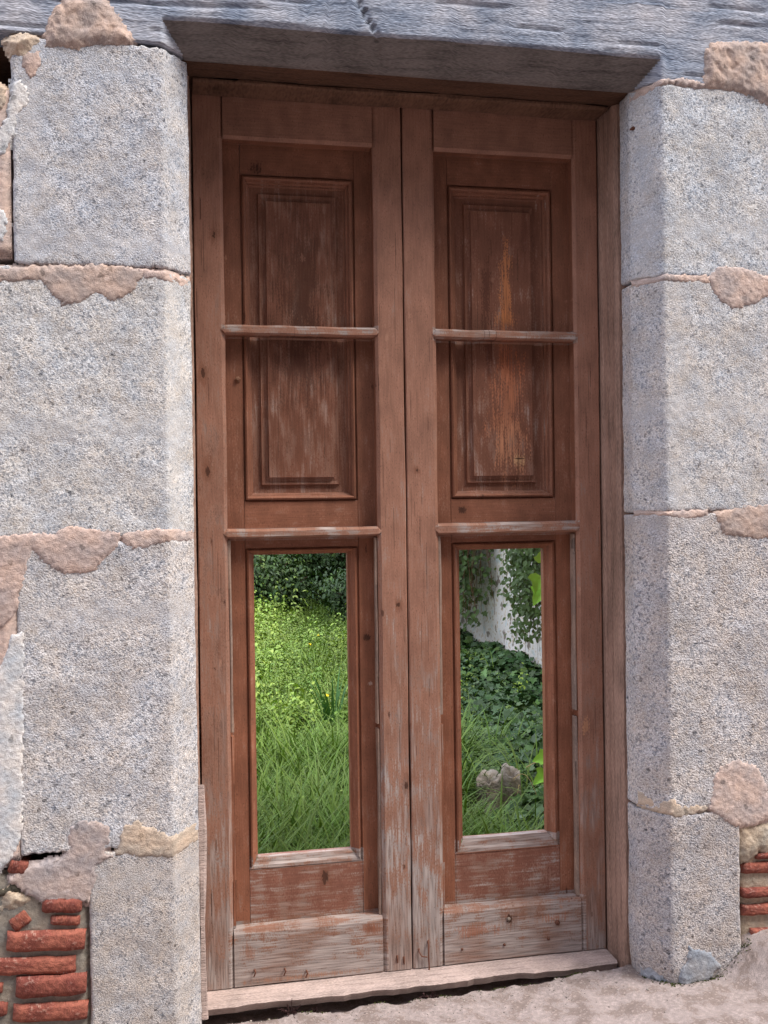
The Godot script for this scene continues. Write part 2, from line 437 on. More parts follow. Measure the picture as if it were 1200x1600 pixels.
func make_sand() -> void:
	var n := 768
	var fine := field(21, 0.30, n, n, 1, 1, FastNoiseLite.TYPE_SIMPLEX, 2, true)
	var mid := field(22, 0.05, n, n, 1, 1, FastNoiseLite.TYPE_SIMPLEX, 4, true)
	var big := field(23, 0.011, n, n, 1, 1, FastNoiseLite.TYPE_SIMPLEX_SMOOTH, 4, true)
	var cell := field(24, 0.09, n, n, 1, 1, FastNoiseLite.TYPE_CELLULAR, 1, true)
	var d := PackedByteArray()
	d.resize(n * n * 3)
	var b := PackedByteArray()
	b.resize(n * n)
	for k in n * n:
		var f := fine[k] / 255.0
		var m := mid[k] / 255.0
		var g := big[k] / 255.0
		var v := 0.88 + (f - 0.5) * 0.16 + (m - 0.5) * 0.14 + (g - 0.5) * 0.14
		var r := (g - 0.5) * 0.07
		if cell[k] < 3: v -= 0.2
		elif cell[k] > 250: v += 0.10
		d[3 * k] = clampi(int((v + r) * 255.0), 20, 254)
		d[3 * k + 1] = clampi(int(v * 255.0), 20, 254)
		d[3 * k + 2] = clampi(int((v - r) * 255.0), 20, 254)
		b[k] = clampi(int((m * 0.6 + f * 0.4) * 255.0), 0, 255)
	M.sand_tex = rgb_tex(n, n, d)
	M.sand_bump = l_tex(n, n, b)
	for e in [["pink", 0.83, 0.745, 0.715], ["pink_dark", 0.80, 0.72, 0.685], ["pink_light", 0.845, 0.765, 0.735], ["mauve", 0.755, 0.70, 0.69], ["ochre", 0.82, 0.75, 0.685], ["sand", 0.77, 0.71, 0.64], ["lime", 0.90, 0.90, 0.91], ["cement", 0.64, 0.66, 0.70], ["concrete", 0.73, 0.685, 0.68], ["grout", 0.60, 0.575, 0.54]]:
		M[e[0]] = material(Color(e[1], e[2], e[3]), 0.95, M.sand_tex, M.sand_bump, 0.24)
	M.concrete.heightmap_scale = 0.14
	# trodden concrete: the same grain with darker grimy and paler worn patches
	var cd := PackedByteArray()
	cd.resize(n * n * 3)
	for k in n * n:
		var f := fine[k] / 255.0
		var g := big[k] / 255.0
		var m := mid[k] / 255.0
		var v := 0.80 + (f - 0.5) * 0.22 + (m - 0.5) * 0.16
		var st := smoothstep(0.50, 0.66, g + (m - 0.5) * 0.5)
		var col := Vector3(v, v * 0.985, v * 0.975).lerp(Vector3(0.60, 0.565, 0.535) * (0.9 + 0.2 * f), st * 0.6)
		if m > 0.70: col = col.lerp(Vector3(0.93, 0.91, 0.90), 0.5 * smoothstep(0.70, 0.78, m))
		for ch in 3: cd[3 * k + ch] = clampi(int(col[ch] * 255.0), 0, 255)
	M.concrete.albedo_texture = rgb_tex(n, n, cd)
	# brick: porous red clay with dusty mortar left on its face
	var bd := PackedByteArray()
	bd.resize(n * n * 3)
	for k in n * n:
		var f := fine[k] / 255.0
		var m := mid[k] / 255.0
		var g := big[k] / 255.0
		var v := 0.90 + (f - 0.5) * 0.22 + (m - 0.5) * 0.24
		var col := Vector3(0.66, 0.40, 0.335).lerp(Vector3(0.58, 0.33, 0.285), smoothstep(0.3, 0.7, g)) * v
		col = col.lerp(Vector3(0.70, 0.64, 0.585), 0.55 * smoothstep(0.66, 0.80, m * 0.5 + g * 0.5 + (f - 0.5) * 0.25))
		if f < 0.15: col *= 0.8
		for ch in 3: bd[3 * k + ch] = clampi(int(col[ch] * 255.0), 0, 255)
	M.brick_tex = rgb_tex(n, n, bd)
	M.brick = []
	for c in [[1.0, 1.0, 1.0], [0.90, 0.88, 0.90], [1.0, 1.06, 1.1]]:
		M.brick.append(material(Color(c[0], minf(c[1], 1.0), minf(c[2], 1.0)), 0.95, M.brick_tex, M.sand_bump, 0.3))

func make_lintel_wood() -> void:
	var w := 2048
	var h := 512
	var g1 := field(31, 0.30, w, h, 8, 1, FastNoiseLite.TYPE_SIMPLEX, 3)
	var g2 := field(32, 0.05, w, h, 16, 1, FastNoiseLite.TYPE_SIMPLEX, 3)
	var f := field(33, 0.3, w, h, 4, 1, FastNoiseLite.TYPE_SIMPLEX, 2)
	var big := field(34, 0.006, w, h, 1, 1, FastNoiseLite.TYPE_SIMPLEX_SMOOTH, 4)
	var d := PackedByteArray()
	d.resize(w * h * 3)
	var b := PackedByteArray()
	b.resize(w * h)
	for k in w * h:
		var a := g1[k] / 255.0
		var c := g2[k] / 255.0
		var e := f[k] / 255.0
		var g := big[k] / 255.0
		var v := 0.62 + (a - 0.5) * 0.22 + (c - 0.5) * 0.10 + (e - 0.5) * 0.22 + (g - 0.5) * 0.20
		if c < 0.30: v -= (0.30 - c) * 0.5
		var t := (g - 0.5) * 0.05
		d[3 * k] = clampi(int((v - 0.026 + t) * 255.0), 18, 240)
		d[3 * k + 1] = clampi(int((v - 0.002) * 255.0), 18, 240)
		d[3 * k + 2] = clampi(int((v + 0.056 - t) * 255.0), 18, 240)
		b[k] = clampi(int((a * 0.35 + c * 0.4 + e * 0.25) * 255.0), 0, 255)
	M.lintel_tex = rgb_tex(w, h, d)
	M.lintel_bump = l_tex(w, h, b)
	var wd := PackedByteArray()
	wd.resize(w * h * 3)
	for k in w * h:
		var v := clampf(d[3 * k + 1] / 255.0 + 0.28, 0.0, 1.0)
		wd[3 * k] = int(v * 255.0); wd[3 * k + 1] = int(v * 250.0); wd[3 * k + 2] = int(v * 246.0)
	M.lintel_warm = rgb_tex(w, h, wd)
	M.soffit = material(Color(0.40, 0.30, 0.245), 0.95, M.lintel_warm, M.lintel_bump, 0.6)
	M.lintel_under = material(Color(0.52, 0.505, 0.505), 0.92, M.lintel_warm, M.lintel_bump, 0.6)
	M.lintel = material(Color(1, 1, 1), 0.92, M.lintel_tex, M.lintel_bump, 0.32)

# the paint and bare wood of the two leaves: one picture over the whole door, each member with its own grain
const DW := 896
const DH := 1792
func make_door_paint() -> void:
	var gv := field(41, 0.21, DW, DH, 1, 16, FastNoiseLite.TYPE_SIMPLEX, 2)
	var gh := field(42, 0.21, DW, DH, 16, 1, FastNoiseLite.TYPE_SIMPLEX, 2)
	var mv := field(43, 0.06, DW, DH, 1, 8, FastNoiseLite.TYPE_SIMPLEX, 3)
	var mh := field(44, 0.06, DW, DH, 8, 1, FastNoiseLite.TYPE_SIMPLEX, 3)
	var pt := field(45, 0.022, DW, DH, 1, 2, FastNoiseLite.TYPE_SIMPLEX, 4)
	var lg := field(46, 0.006, DW, DH, 1, 1, FastNoiseLite.TYPE_SIMPLEX_SMOOTH, 3)
	var sp := field(47, 0.30, DW, DH, 1, 2, FastNoiseLite.TYPE_SIMPLEX, 2)
	var d := PackedByteArray()
	d.resize(DW * DH * 3)
	var b := PackedByteArray()
	b.resize(DW * DH)
	d.fill(90); b.fill(128)
	for r in door_regions():
		# [x0, x1, y0, y1, horizontal, wear at the bottom, wear at the top, tone, kind of bare wood]
		var i0 := clampi(int((r[0] + 0.7) / 1.4 * DW), 0, DW - 1)
		var i1 := clampi(int((r[1] + 0.7) / 1.4 * DW), 0, DW - 1)
		var j0 := clampi(int((1.0 - (r[3] + 0.1) / 2.8) * DH), 0, DH - 1)
		var j1 := clampi(int((1.0 - (r[2] + 0.1) / 2.8) * DH), 0, DH - 1)
		var tone: Vector3 = r[7]
		var grey: float = r[8]
		var shift := int(absf(r[0]) * 7919.0 + (absf(r[2]) * 3571.0 if r[4] else 0.0)) % DW
		var g := gh if r[4] else gv
		var m := mh if r[4] else mv
		for j in range(j0, j1 + 1):
			var wear := 0.0
			if r[5] is Array:
				var yy := (1.0 - (j + 0.5) / DH) * 2.8 - 0.1
				var cp: Array = r[5]
				wear = cp[0][1]; grey = cp[0][2]
				for n in cp.size() - 1:
					if yy > cp[n][0]:
						var f := clampf((yy - cp[n][0]) / (cp[n + 1][0] - cp[n][0]), 0.0, 1.0)
						wear = lerpf(cp[n][1], cp[n + 1][1], f); grey = lerpf(cp[n][2], cp[n + 1][2], f)
			else: wear = lerpf(r[6], r[5], float(j - j0) / maxf(1.0, j1 - j0))
			for i in range(i0, i1 + 1):
				var k := j * DW + i
				var ks := j * DW + (i + shift) % DW if not r[4] else ((j + shift) % DH) * DW + i
				var a := g[ks] / 255.0
				var c := m[ks] / 255.0
				var p := pt[ks] / 255.0
				var q := lg[k] / 255.0
				var s := sp[k] / 255.0
				var e := wear + (c - 0.5) * 0.42 + (p - 0.5) * 0.55 + (a - 0.5) * 0.42 + (s - 0.5) * 0.38
				var t := smoothstep(0.50, 0.70, e)
				var col := tone * (0.90 + 0.14 * p + 0.10 * (a - 0.5) + 0.08 * (s - 0.5) + (q - 0.5) * 0.12)
				col += Vector3(0.03, 0.035, 0.035) * smoothstep(0.35, 0.5, e) * (1.0 - t)
				col = col.lerp(Vector3(0.53, 0.43, 0.385), 0.45 * smoothstep(0.36, 0.56, e))
				if t > 0.0:
					var gr := clampf(grey + (q - 0.5) * 0.9 + (c - 0.5) * 0.5, 0.0, 1.0)
					var bare := Vector3(0.49, 0.345, 0.285).lerp(Vector3(0.62, 0.575, 0.56), gr)
					bare *= 0.82 + 0.24 * a + 0.12 * c
					col = col.lerp(bare, t)
				if a < 0.27 and e > 0.40: col *= 0.86 + a * 0.5
				if s > 0.80 and p > 0.52: col = col.lerp(Vector3(0.66, 0.53, 0.47), 0.28)
				if s < 0.16 and c < 0.5: col *= 0.82
				d[3 * k] = clampi(int(col.x * 255.0), 0, 255)
				d[3 * k + 1] = clampi(int(col.y * 255.0), 0, 255)
				d[3 * k + 2] = clampi(int(col.z * 255.0), 0, 255)
				b[k] = clampi(int((0.55 - t * 0.22 + (a - 0.5) * (0.12 + 0.35 * t) + (s - 0.5) * 0.10) * 255.0), 0, 255)
	# marks that can be seen on the photograph: knots, scrapes, stains [x, y, rx, ry, r, g, b, strength, raggedness]
	for mk in door_marks():
		var i0 := clampi(int((mk[0] - mk[2] * 1.6 + 0.7) / 1.4 * DW), 0, DW - 1)
		var i1 := clampi(int((mk[0] + mk[2] * 1.6 + 0.7) / 1.4 * DW), 0, DW - 1)
		var j0 := clampi(int((1.0 - (mk[1] + mk[3] * 1.6 + 0.1) / 2.8) * DH), 0, DH - 1)
		var j1 := clampi(int((1.0 - (mk[1] - mk[3] * 1.6 + 0.1) / 2.8) * DH), 0, DH - 1)
		for j in range(j0, j1 + 1):
			for i in range(i0, i1 + 1):
				var k := j * DW + i
				var x := (i + 0.5) / DW * 1.4 - 0.7
				var y := (1.0 - (j + 0.5) / DH) * 2.8 - 0.1
				if mk[1] > 1.4 and mk[2] > 0.012 and y > 1.897 and y < 1.937: continue
				var rr := Vector2((x - mk[0]) / mk[2], (y - mk[1]) / mk[3]).length()
				var nzv := (gv[k] / 255.0 - 0.5) * 0.9 + (pt[k] / 255.0 - 0.5) * 0.8 + (sp[k] / 255.0 - 0.5) * 0.9
				var t: float = smoothstep(0.0, 0.25 if mk[2] < 0.02 else 0.8, 1.0 - rr + nzv * mk[8]) * mk[7]
				if t <= 0.0: continue
				var sh := 0.85 + 0.3 * (gv[k] / 255.0)
				for ch in 3:
					d[3 * k + ch] = clampi(int(lerpf(d[3 * k + ch], mk[4 + ch] * 255.0 * sh, t)), 0, 255)
				b[k] = clampi(int(lerpf(b[k], 90.0, t * 0.6)), 0, 255)
	M.door_tex = rgb_tex(DW, DH, d)
	M.door_bump = l_tex(DW, DH, b)
	M.paint = material(Color(1, 1, 1), 0.54, M.door_tex, M.door_bump, 0.16)

func door_regions() -> Array:
	var lo_t := Vector3(0.615, 0.45, 0.38)    # faded paint of the leaf frames
	var sh_t := Vector3(0.53, 0.355, 0.28)     # paint of the shutters behind
	var pa_t := Vector3(0.50, 0.335, 0.27)
	var R := []
	for s in [0, 1]:
		var A := [-0.7, -0.536, -0.092, -0.003] if s == 0 else [0.7, 0.541, 0.097, -0.003]
		var xo := [minf(A[0], A[1]), maxf(A[0], A[1])]
		var xm := [minf(A[2], A[3]), maxf(A[2], A[3])]
		var xi := [minf(A[1], A[2]), maxf(A[1], A[2])]
		# shutter first, then the leaf over it
		R.append([xi[0], xi[1], 1.30, 2.5, false, 0.18, 0.05, sh_t, 0.25])
		R.append([xi[0], xi[1], 0.1, 1.32, false, 0.20, 0.10, Vector3(0.565, 0.37, 0.285), 0.15])
		var jn := [-0.484, -0.142] if s == 0 else [0.146, 0.487]
		R.append([jn[0], jn[1], 2.385, 2.5, true, 0.05, 0.0, sh_t, 0.2])
		R.append([jn[0], jn[1], 1.281, 1.416, true, 0.20, 0.14, sh_t * 1.05, 0.3])
		R.append([jn[0], jn[1], 0.14, 0.32, true, 0.58, 0.36, Vector3(0.55, 0.37, 0.31), 0.55])
		R.append([jn[0], jn[1], 0.322, 0.362, true, 0.78, 0.86, lo_t, 0.9])
		var pn := [-0.455, -0.175] if s == 0 else [0.177, 0.4545]
		R.append([pn[0], pn[1], 1.442, 2.353, false, 0.45 if s == 0 else 0.36, 0.34 if s == 0 else 0.16, pa_t, 0.10 if s == 0 else 0.3])
		R.append([xo[0], xo[1], -0.1, 2.7, false, ([[0.0, 0.90, 0.65], [0.30, 0.62, 0.5], [0.7, 0.50, 0.35], [1.2, 0.44, 0.15], [1.6, 0.40, 0.05], [2.2, 0.10, 0.1]] if s == 0 else [[0.0, 0.74, 0.65], [0.25, 0.50, 0.4], [0.7, 0.42, 0.25], [1.2, 0.26, 0.15], [2.2, 0.08, 0.1]]), 0.0, lo_t, 0.0])
		R.append([xm[0], xm[1], -0.1, 2.7, false, [[0.0, 0.98, 0.85], [0.25, 0.70, 0.75], [0.7, 0.46, 0.6], [1.2, 0.28, 0.4], [2.2, 0.04, 0.2]], 0.0, lo_t, 0.0])
		R.append([xi[0] - 0.014, xi[1] + 0.014, 2.471, 2.7, true, 0.06, 0.02, lo_t * 0.98, 0.2])
		R.append([xi[0] - 0.010, xi[1] + 0.010, 1.898, 1.936, true, 0.40, 0.55, lo_t * 1.03, 0.8])
		R.append([xi[0] - 0.010, xi[1] + 0.010, 1.300, 1.337 if s == 0 else 1.343, true, 0.42, 0.60, lo_t * 1.03, 0.85])
		R.append([xi[0] - 0.014, xi[1] + 0.014, -0.1, 0.175, true, 1.15, 0.62, lo_t * 0.98, 0.90])
	return R

func door_marks() -> Array:
	var K := []
	# knots
	for k in [[-0.591, 1.502, 0.007, 0.013], [-0.564, 2.189, 0.006, 0.011], [-0.601, 1.79, 0.006, 0.012], [-0.033, 1.1, 0.006, 0.008], [-0.017, 0.553, 0.006, 0.012], [0.032, 1.503, 0.005, 0.006], [0.183, 1.381, 0.014, 0.012], [-0.26, 0.282, 0.010, 0.020], [0.302, 0.121, 0.012, 0.014], [-0.12, 1.0, 0.010, 0.008]]:
		K.append([k[0], k[1], k[2] * 2.6, k[3] * 3.0, 0.45, 0.29, 0.22, 0.45, 0.9])
		K.append([k[0], k[1], k[2], k[3], 0.24, 0.15, 0.115, 0.75, 0.8])
	# dark stripped wood on the tall panel of one leaf
	K.append([-0.31, 2.05, 0.10, 0.30, 0.29, 0.175, 0.13, 0.60, 0.9])
	K.append([-0.31, 1.84, 0.11, 0.22, 0.27, 0.165, 0.13, 0.50, 1.0])
	K.append([-0.32, 1.62, 0.085, 0.14, 0.40, 0.25, 0.19, 0.40, 1.5])
	K.append([-0.432, 2.399, 0.022, 0.020, 0.17, 0.10, 0.08, 0.75, 1.2])
	# scraped to orange primer and bare wood on the other
	K.append([0.335, 2.07, 0.018, 0.11, 0.70, 0.46, 0.31, 0.95, 1.3])
	K.append([0.333, 1.975, 0.030, 0.035, 0.70, 0.45, 0.29, 0.8, 1.4])
	K.append([0.340, 1.83, 0.052, 0.09, 0.60, 0.34, 0.23, 0.80, 1.3])
	K.append([0.335, 1.70, 0.060, 0.16, 0.66, 0.43, 0.32, 0.80, 1.4])
	K.append([0.345, 1.57, 0.050, 0.09, 0.68, 0.48, 0.37, 0.85, 1.5])
	K.append([0.374, 1.537, 0.034, 0.022, 0.74, 0.60, 0.45, 0.8, 1.1])
	K.append([0.27, 2.03, 0.016, 0.10, 0.30, 0.17, 0.13, 0.55, 1.3])
	K.append([0.40, 2.22, 0.012, 0.09, 0.34, 0.20, 0.16, 0.45, 1.1])
	K.append([0.28, 1.86, 0.014, 0.06, 0.28, 0.15, 0.12, 0.5, 1.3])
	K.append([0.374, 1.54, 0.018, 0.0022, 0.25, 0.17, 0.12, 0.9, 0.4])
	# paint left on the bottom rails
	K.append([-0.13, 0.135, 0.030, 0.022, 0.50, 0.32, 0.25, 0.9, 0.8])
	K.append([-0.50, 0.10, 0.022, 0.030, 0.53, 0.36, 0.29, 0.6, 1.2])
	K.append([0.20, 0.095, 0.07, 0.018, 0.58, 0.35, 0.26, 0.6, 1.4])
	K.append([0.44, 0.11, 0.06, 0.014, 0.60, 0.37, 0.27, 0.6, 1.4])
	K.append([0.40, 0.23, 0.08, 0.03, 0.66, 0.56, 0.51, 0.4, 1.6])
	K.append([-0.33, 0.012, 0.22, 0.008, 0.58, 0.42, 0.34, 0.7, 0.9])
	K.append([0.565, 0.70, 0.010, 0.022, 0.70, 0.52, 0.40, 0.75, 1.2])
	K.append([-0.112, 0.86, 0.008, 0.007, 0.72, 0.64, 0.60, 0.8, 1.0])
	for k in 90:      # fine checks along the grain of the upright members
		var x: float = [-0.58, -0.05, 0.045, 0.585, -0.31, 0.32][k % 6] + rng.randf_range(-0.036, 0.036) * (1.0 if k % 6 < 4 else 2.4)
		K.append([x, rng.randf_range(0.05, 2.3) if k % 6 < 4 else rng.randf_range(1.5, 2.3), 0.0011, rng.randf_range(0.015, 0.10), 0.24, 0.155, 0.125, rng.randf_range(0.3, 0.65), 0.5])
	for k in 14:
		K.append([rng.randf_range(0.15, 0.5) * (1.0 if k % 2 else -1.0), rng.randf_range(0.02, 0.16) if k < 9 else rng.randf_range(0.18, 0.31), rng.randf_range(0.02, 0.09), 0.0013, 0.26, 0.19, 0.16, rng.randf_range(0.3, 0.7), 0.5])
	for k in 46:      # chips and small dents spread over the frames
		var x := rng.randf_range(-0.6, 0.6)
		var y := rng.randf_range(0.1, 2.2)
		K.append([x, y, rng.randf_range(0.002, 0.006), rng.randf_range(0.004, 0.016), 0.68, 0.52, 0.44, rng.randf_range(0.3, 0.7), 1.2] if k % 3 else [x, y, 0.003, rng.randf_range(0.004, 0.02), 0.25, 0.15, 0.12, 0.6, 1.0])
	return K

func make_garden_wall_tex() -> void:
	var n := 640
	var p := field(51, 0.012, n, n, 1, 1, FastNoiseLite.TYPE_SIMPLEX, 5)
	var q := field(52, 0.04, n, n, 1, 1, FastNoiseLite.TYPE_SIMPLEX, 4)
	var f := field(53, 0.3, n, n, 1, 1, FastNoiseLite.TYPE_SIMPLEX, 2)
	var d := PackedByteArray()
	d.resize(n * n * 3)
	for k in n * n:
		var a := p[k] / 255.0
		var c := q[k] / 255.0
		var col := Vector3(0.88, 0.87, 0.86) * (0.90 + 0.12 * (f[k] / 255.0) + 0.08 * (c - 0.5))
		if c > 0.66: col = col.lerp(Vector3(0.74, 0.68, 0.60), smoothstep(0.66, 0.74, c))
		if a > 0.72: col = col.lerp(Vector3(0.50, 0.46, 0.42), smoothstep(0.72, 0.78, a))
		if a < 0.26: col = col.lerp(Vector3(0.70, 0.77, 0.80), smoothstep(0.26, 0.18, a) * 0.6)
		for ch in 3: d[3 * k + ch] = clampi(int(col[ch] * 255.0), 0, 255)
	M.white_wall = material(Color(1, 1, 1), 0.95, rgb_tex(n, n, d))
	M.white_wall.uv1_triplanar = true
	M.white_wall.uv1_world_triplanar = true
	M.white_wall.uv1_scale = Vector3(0.55, 0.55, 0.55)

# ------------------------------------------------------------------ the scene
func _ready() -> void:
	# camera
	var cam := Camera3D.new()
	cam.name = "camera"
	cam.fov = 53.130
	cam.near = 0.05
	cam.far = 400.0
	cam.transform = Transform3D(Basis(Vector3.UP, -0.203254) * Basis(Vector3.RIGHT, -0.005080) * Basis(Vector3.BACK, -0.013682), Vector3(-0.69171, 1.39488, 3.00551))
	add_child(cam)
	cam.current = true
	# overcast sky
	var env := Environment.new()
	env.background_mode = Environment.BG_SKY
	var sm := ProceduralSkyMaterial.new()
	sm.sky_top_color = Color(0.93, 0.94, 1.0)
	sm.sky_horizon_color = Color(0.60, 0.61, 0.63)
	sm.sky_curve = 0.35
	sm.ground_horizon_color = Color(0.5, 0.48, 0.46)
	sm.ground_bottom_color = Color(0.35, 0.33, 0.31)
	sm.sky_energy_multiplier = 1.0
	var sky := Sky.new()
	sky.sky_material = sm
	env.sky = sky
	env.background_energy_multiplier = 1.0
	env.tonemap_mode = Environment.TONE_MAPPER_LINEAR
	env.tonemap_exposure = 3.1
	env.sdfgi_enabled = true
	env.ssao_enabled = true
	env.ssil_enabled = true
	var we := WorldEnvironment.new()
	we.name = "sky"
	we.environment = env
	we.set_meta("kind", "structure")
	add_child(we)
	# the sun behind the cloud, high in front of the wall
	var sun := DirectionalLight3D.new()
	sun.name = "sun"
	sun.light_energy = 0.5
	sun.light_angular_distance = 24.0
	sun.light_color = Color(1.0, 0.97, 0.93)
	sun.shadow_enabled = true
	sun.transform = Transform3D(Basis.looking_at(Vector3(-0.60, -1.0, -0.38)), Vector3(0, 6, 4))
	add_child(sun)

	rng.seed = 20240611
	nz_a.seed = 3; nz_b.seed = 5; nz_c.seed = 9
	for f in [nz_a, nz_b, nz_c]:
		f.noise_type = FastNoiseLite.TYPE_SIMPLEX_SMOOTH
		f.frequency = 0.05
		f.fractal_type = FastNoiseLite.FRACTAL_NONE
	nz_a.fractal_type = FastNoiseLite.FRACTAL_FBM
	nz_a.fractal_octaves = 3

	make_granite()
	make_sand()
	make_lintel_wood()
	make_door_paint()
	make_garden_wall_tex()
	small_materials()
	build_ground()
	build_piers()
	build_street()
	build_lintel()
	build_bricks()
	build_frame()
	build_leaf(0)
	build_leaf(1)
	build_small_things()
	build_garden()

func small_materials() -> void:
	M.rust = material(Color(0.42, 0.28, 0.23), 0.8)
	M.steel = material(Color(0.55, 0.50, 0.46), 0.5)
	M.snail = material(Color(0.50, 0.36, 0.28), 0.5)
	M.weed = material(Color(0.25, 0.17, 0.17), 0.9)
	M.moss = material(Color(0.25, 0.27, 0.14), 0.95)
	M.soil = material(Color(0.26, 0.21, 0.16), 1.0, M.sand_tex, M.sand_bump, 0.6)
	M.bark = material(Color(0.40, 0.33, 0.27), 0.95, M.sand_tex, M.sand_bump, 0.6)
	M.stump = material(Color(0.70, 0.66, 0.61), 0.95, M.sand_tex, M.sand_bump, 0.8)
	M.dark_stone = material(Color(0.34, 0.32, 0.28), 0.95, M.sand_tex, M.sand_bump, 0.6)
	for k in ["soil", "bark", "stump", "dark_stone"]:
		M[k].uv1_triplanar = true
	M.sill = material(Color(0.78, 0.715, 0.70), 0.9, M.lintel_warm, M.lintel_bump, 0.4)
	M.sill.uv1_triplanar = true
	M.sill.uv1_world_triplanar = true
	M.sill.uv1_scale = Vector3(0.6, 2.4, 2.4)
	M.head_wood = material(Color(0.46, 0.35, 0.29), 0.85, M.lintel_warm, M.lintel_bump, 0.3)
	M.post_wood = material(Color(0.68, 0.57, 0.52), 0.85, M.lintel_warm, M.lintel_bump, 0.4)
	M.grey_wood = material(Color(0.66, 0.57, 0.52), 0.9, M.sand_tex)
	M.vine_stem = material(Color(0.42, 0.31, 0.24), 0.9)
	M.vine_leaf = material(Color(0.22, 0.31, 0.14), 0.5)
	M.bright_leaf = material(Color(0.52, 0.76, 0.20), 0.5)
	M.vein = material(Color(0.66, 0.80, 0.36), 0.6)
	M.petal = material(Color(0.93, 0.80, 0.10), 0.6)
	M.straw = material(Color(0.72, 0.64, 0.46), 0.8)
	for k in ["vine_leaf", "bright_leaf", "petal"]:
		M[k].backlight_enabled = true
		M[k].backlight = Color(0.4, 0.4, 0.25)

# ------------------------------------------------------------------ ground and wall
func build_ground() -> void:
	var big := Q.new()
	quad(big, Vector3(-150, -0.16, 150), Vector3(150, -0.16, 150), Vector3(150, -0.16, -150), Vector3(-150, -0.16, -150))
	var g := part("ground", commit(big), M.soil, self)
	tag(g, "", "", "", "structure")
	# worn concrete before the threshold
	var nu := 260
	var nv := 150
	var P := PackedVector3Array()
	var T := PackedVector2Array()
	for j in nv:
		for i in nu:
			var fx := float(i) / (nu - 1) * 2.0 - 1.0
			var x := fx * 1.3 + signf(fx) * pow(absf(fx), 7.0) * 6.0
			var fz := float(j) / (nv - 1)
			var z := -0.29 + fz * 0.95 + pow(fz, 8.0) * 5.0
			P.append(Vector3(x, pave_y(x, z), z))
			T.append(Vector2(x, z) / 0.8)
	# rows run towards the viewer: turn them so that the outside is up
	var P2 := PackedVector3Array()
	var T2 := PackedVector2Array()
	for j in nv:
		for i in nu:
			P2.append(P[(nv - 1 - j) * nu + i]); T2.append(T[(nv - 1 - j) * nu + i])
	var pv := part("pavement", grid(nu, nv, P2, T2), M.concrete, self)
	tag(pv, "", "", "", "structure")

func pave_y(x: float, z: float) -> float:
	var y := -0.035 + 0.03 * smoothstep(0.2, 0.75, x) + 0.012 * clampf(x, -1.0, 1.0)
	y -= 0.06 * smoothstep(0.55, 1.2, z)
	y -= 0.04 * (1.0 - smoothstep(0.085, 0.125, z + nz_a.get_noise_1d(x * 200.0) * 0.02))
	# a bank of rough cement against the wall beside the pier
	y += 0.13 * smoothstep(0.80, 0.98, x + (z - 0.25) * -0.7) * (1.0 - smoothstep(0.25, 0.62, z)) * smoothstep(0.1, 0.2, z)
	y += nz_a.get_noise_2d(x * 130.0, z * 130.0) * 0.008 + nz_b.get_noise_2d(x * 700.0, z * 700.0) * 0.0012 + nz_c.get_noise_2d(x * 1500.0, z * 1500.0) * 0.0006
	return y

func wall_slab(x0: float, x1: float, y0: float, y1: float, zf: float, amp: float, cell := 0.03) -> ArrayMesh:
	# rough plastered slab with a closed back
	var nu := int((x1 - x0) / cell) + 2
	var nv := int((y1 - y0) / cell) + 2
	var P := PackedVector3Array()
	var T := PackedVector2Array()
	for j in nv:
		for i in nu:
			var x := lerpf(x0, x1, float(i) / (nu - 1))
			var y := lerpf(y0, y1, float(j) / (nv - 1))
			var z := zf + nz_a.get_noise_2d(x * 100.0, y * 100.0) * amp + nz_b.get_noise_2d(x * 500.0, y * 500.0) * amp * 0.3
			if i == 0 or j == 0 or i == nu - 1 or j == nv - 1: z = -0.2
			P.append(Vector3(x, y, z)); T.append(Vector2(x, -y) / 0.8)
	return grid(nu, nv, P, T)

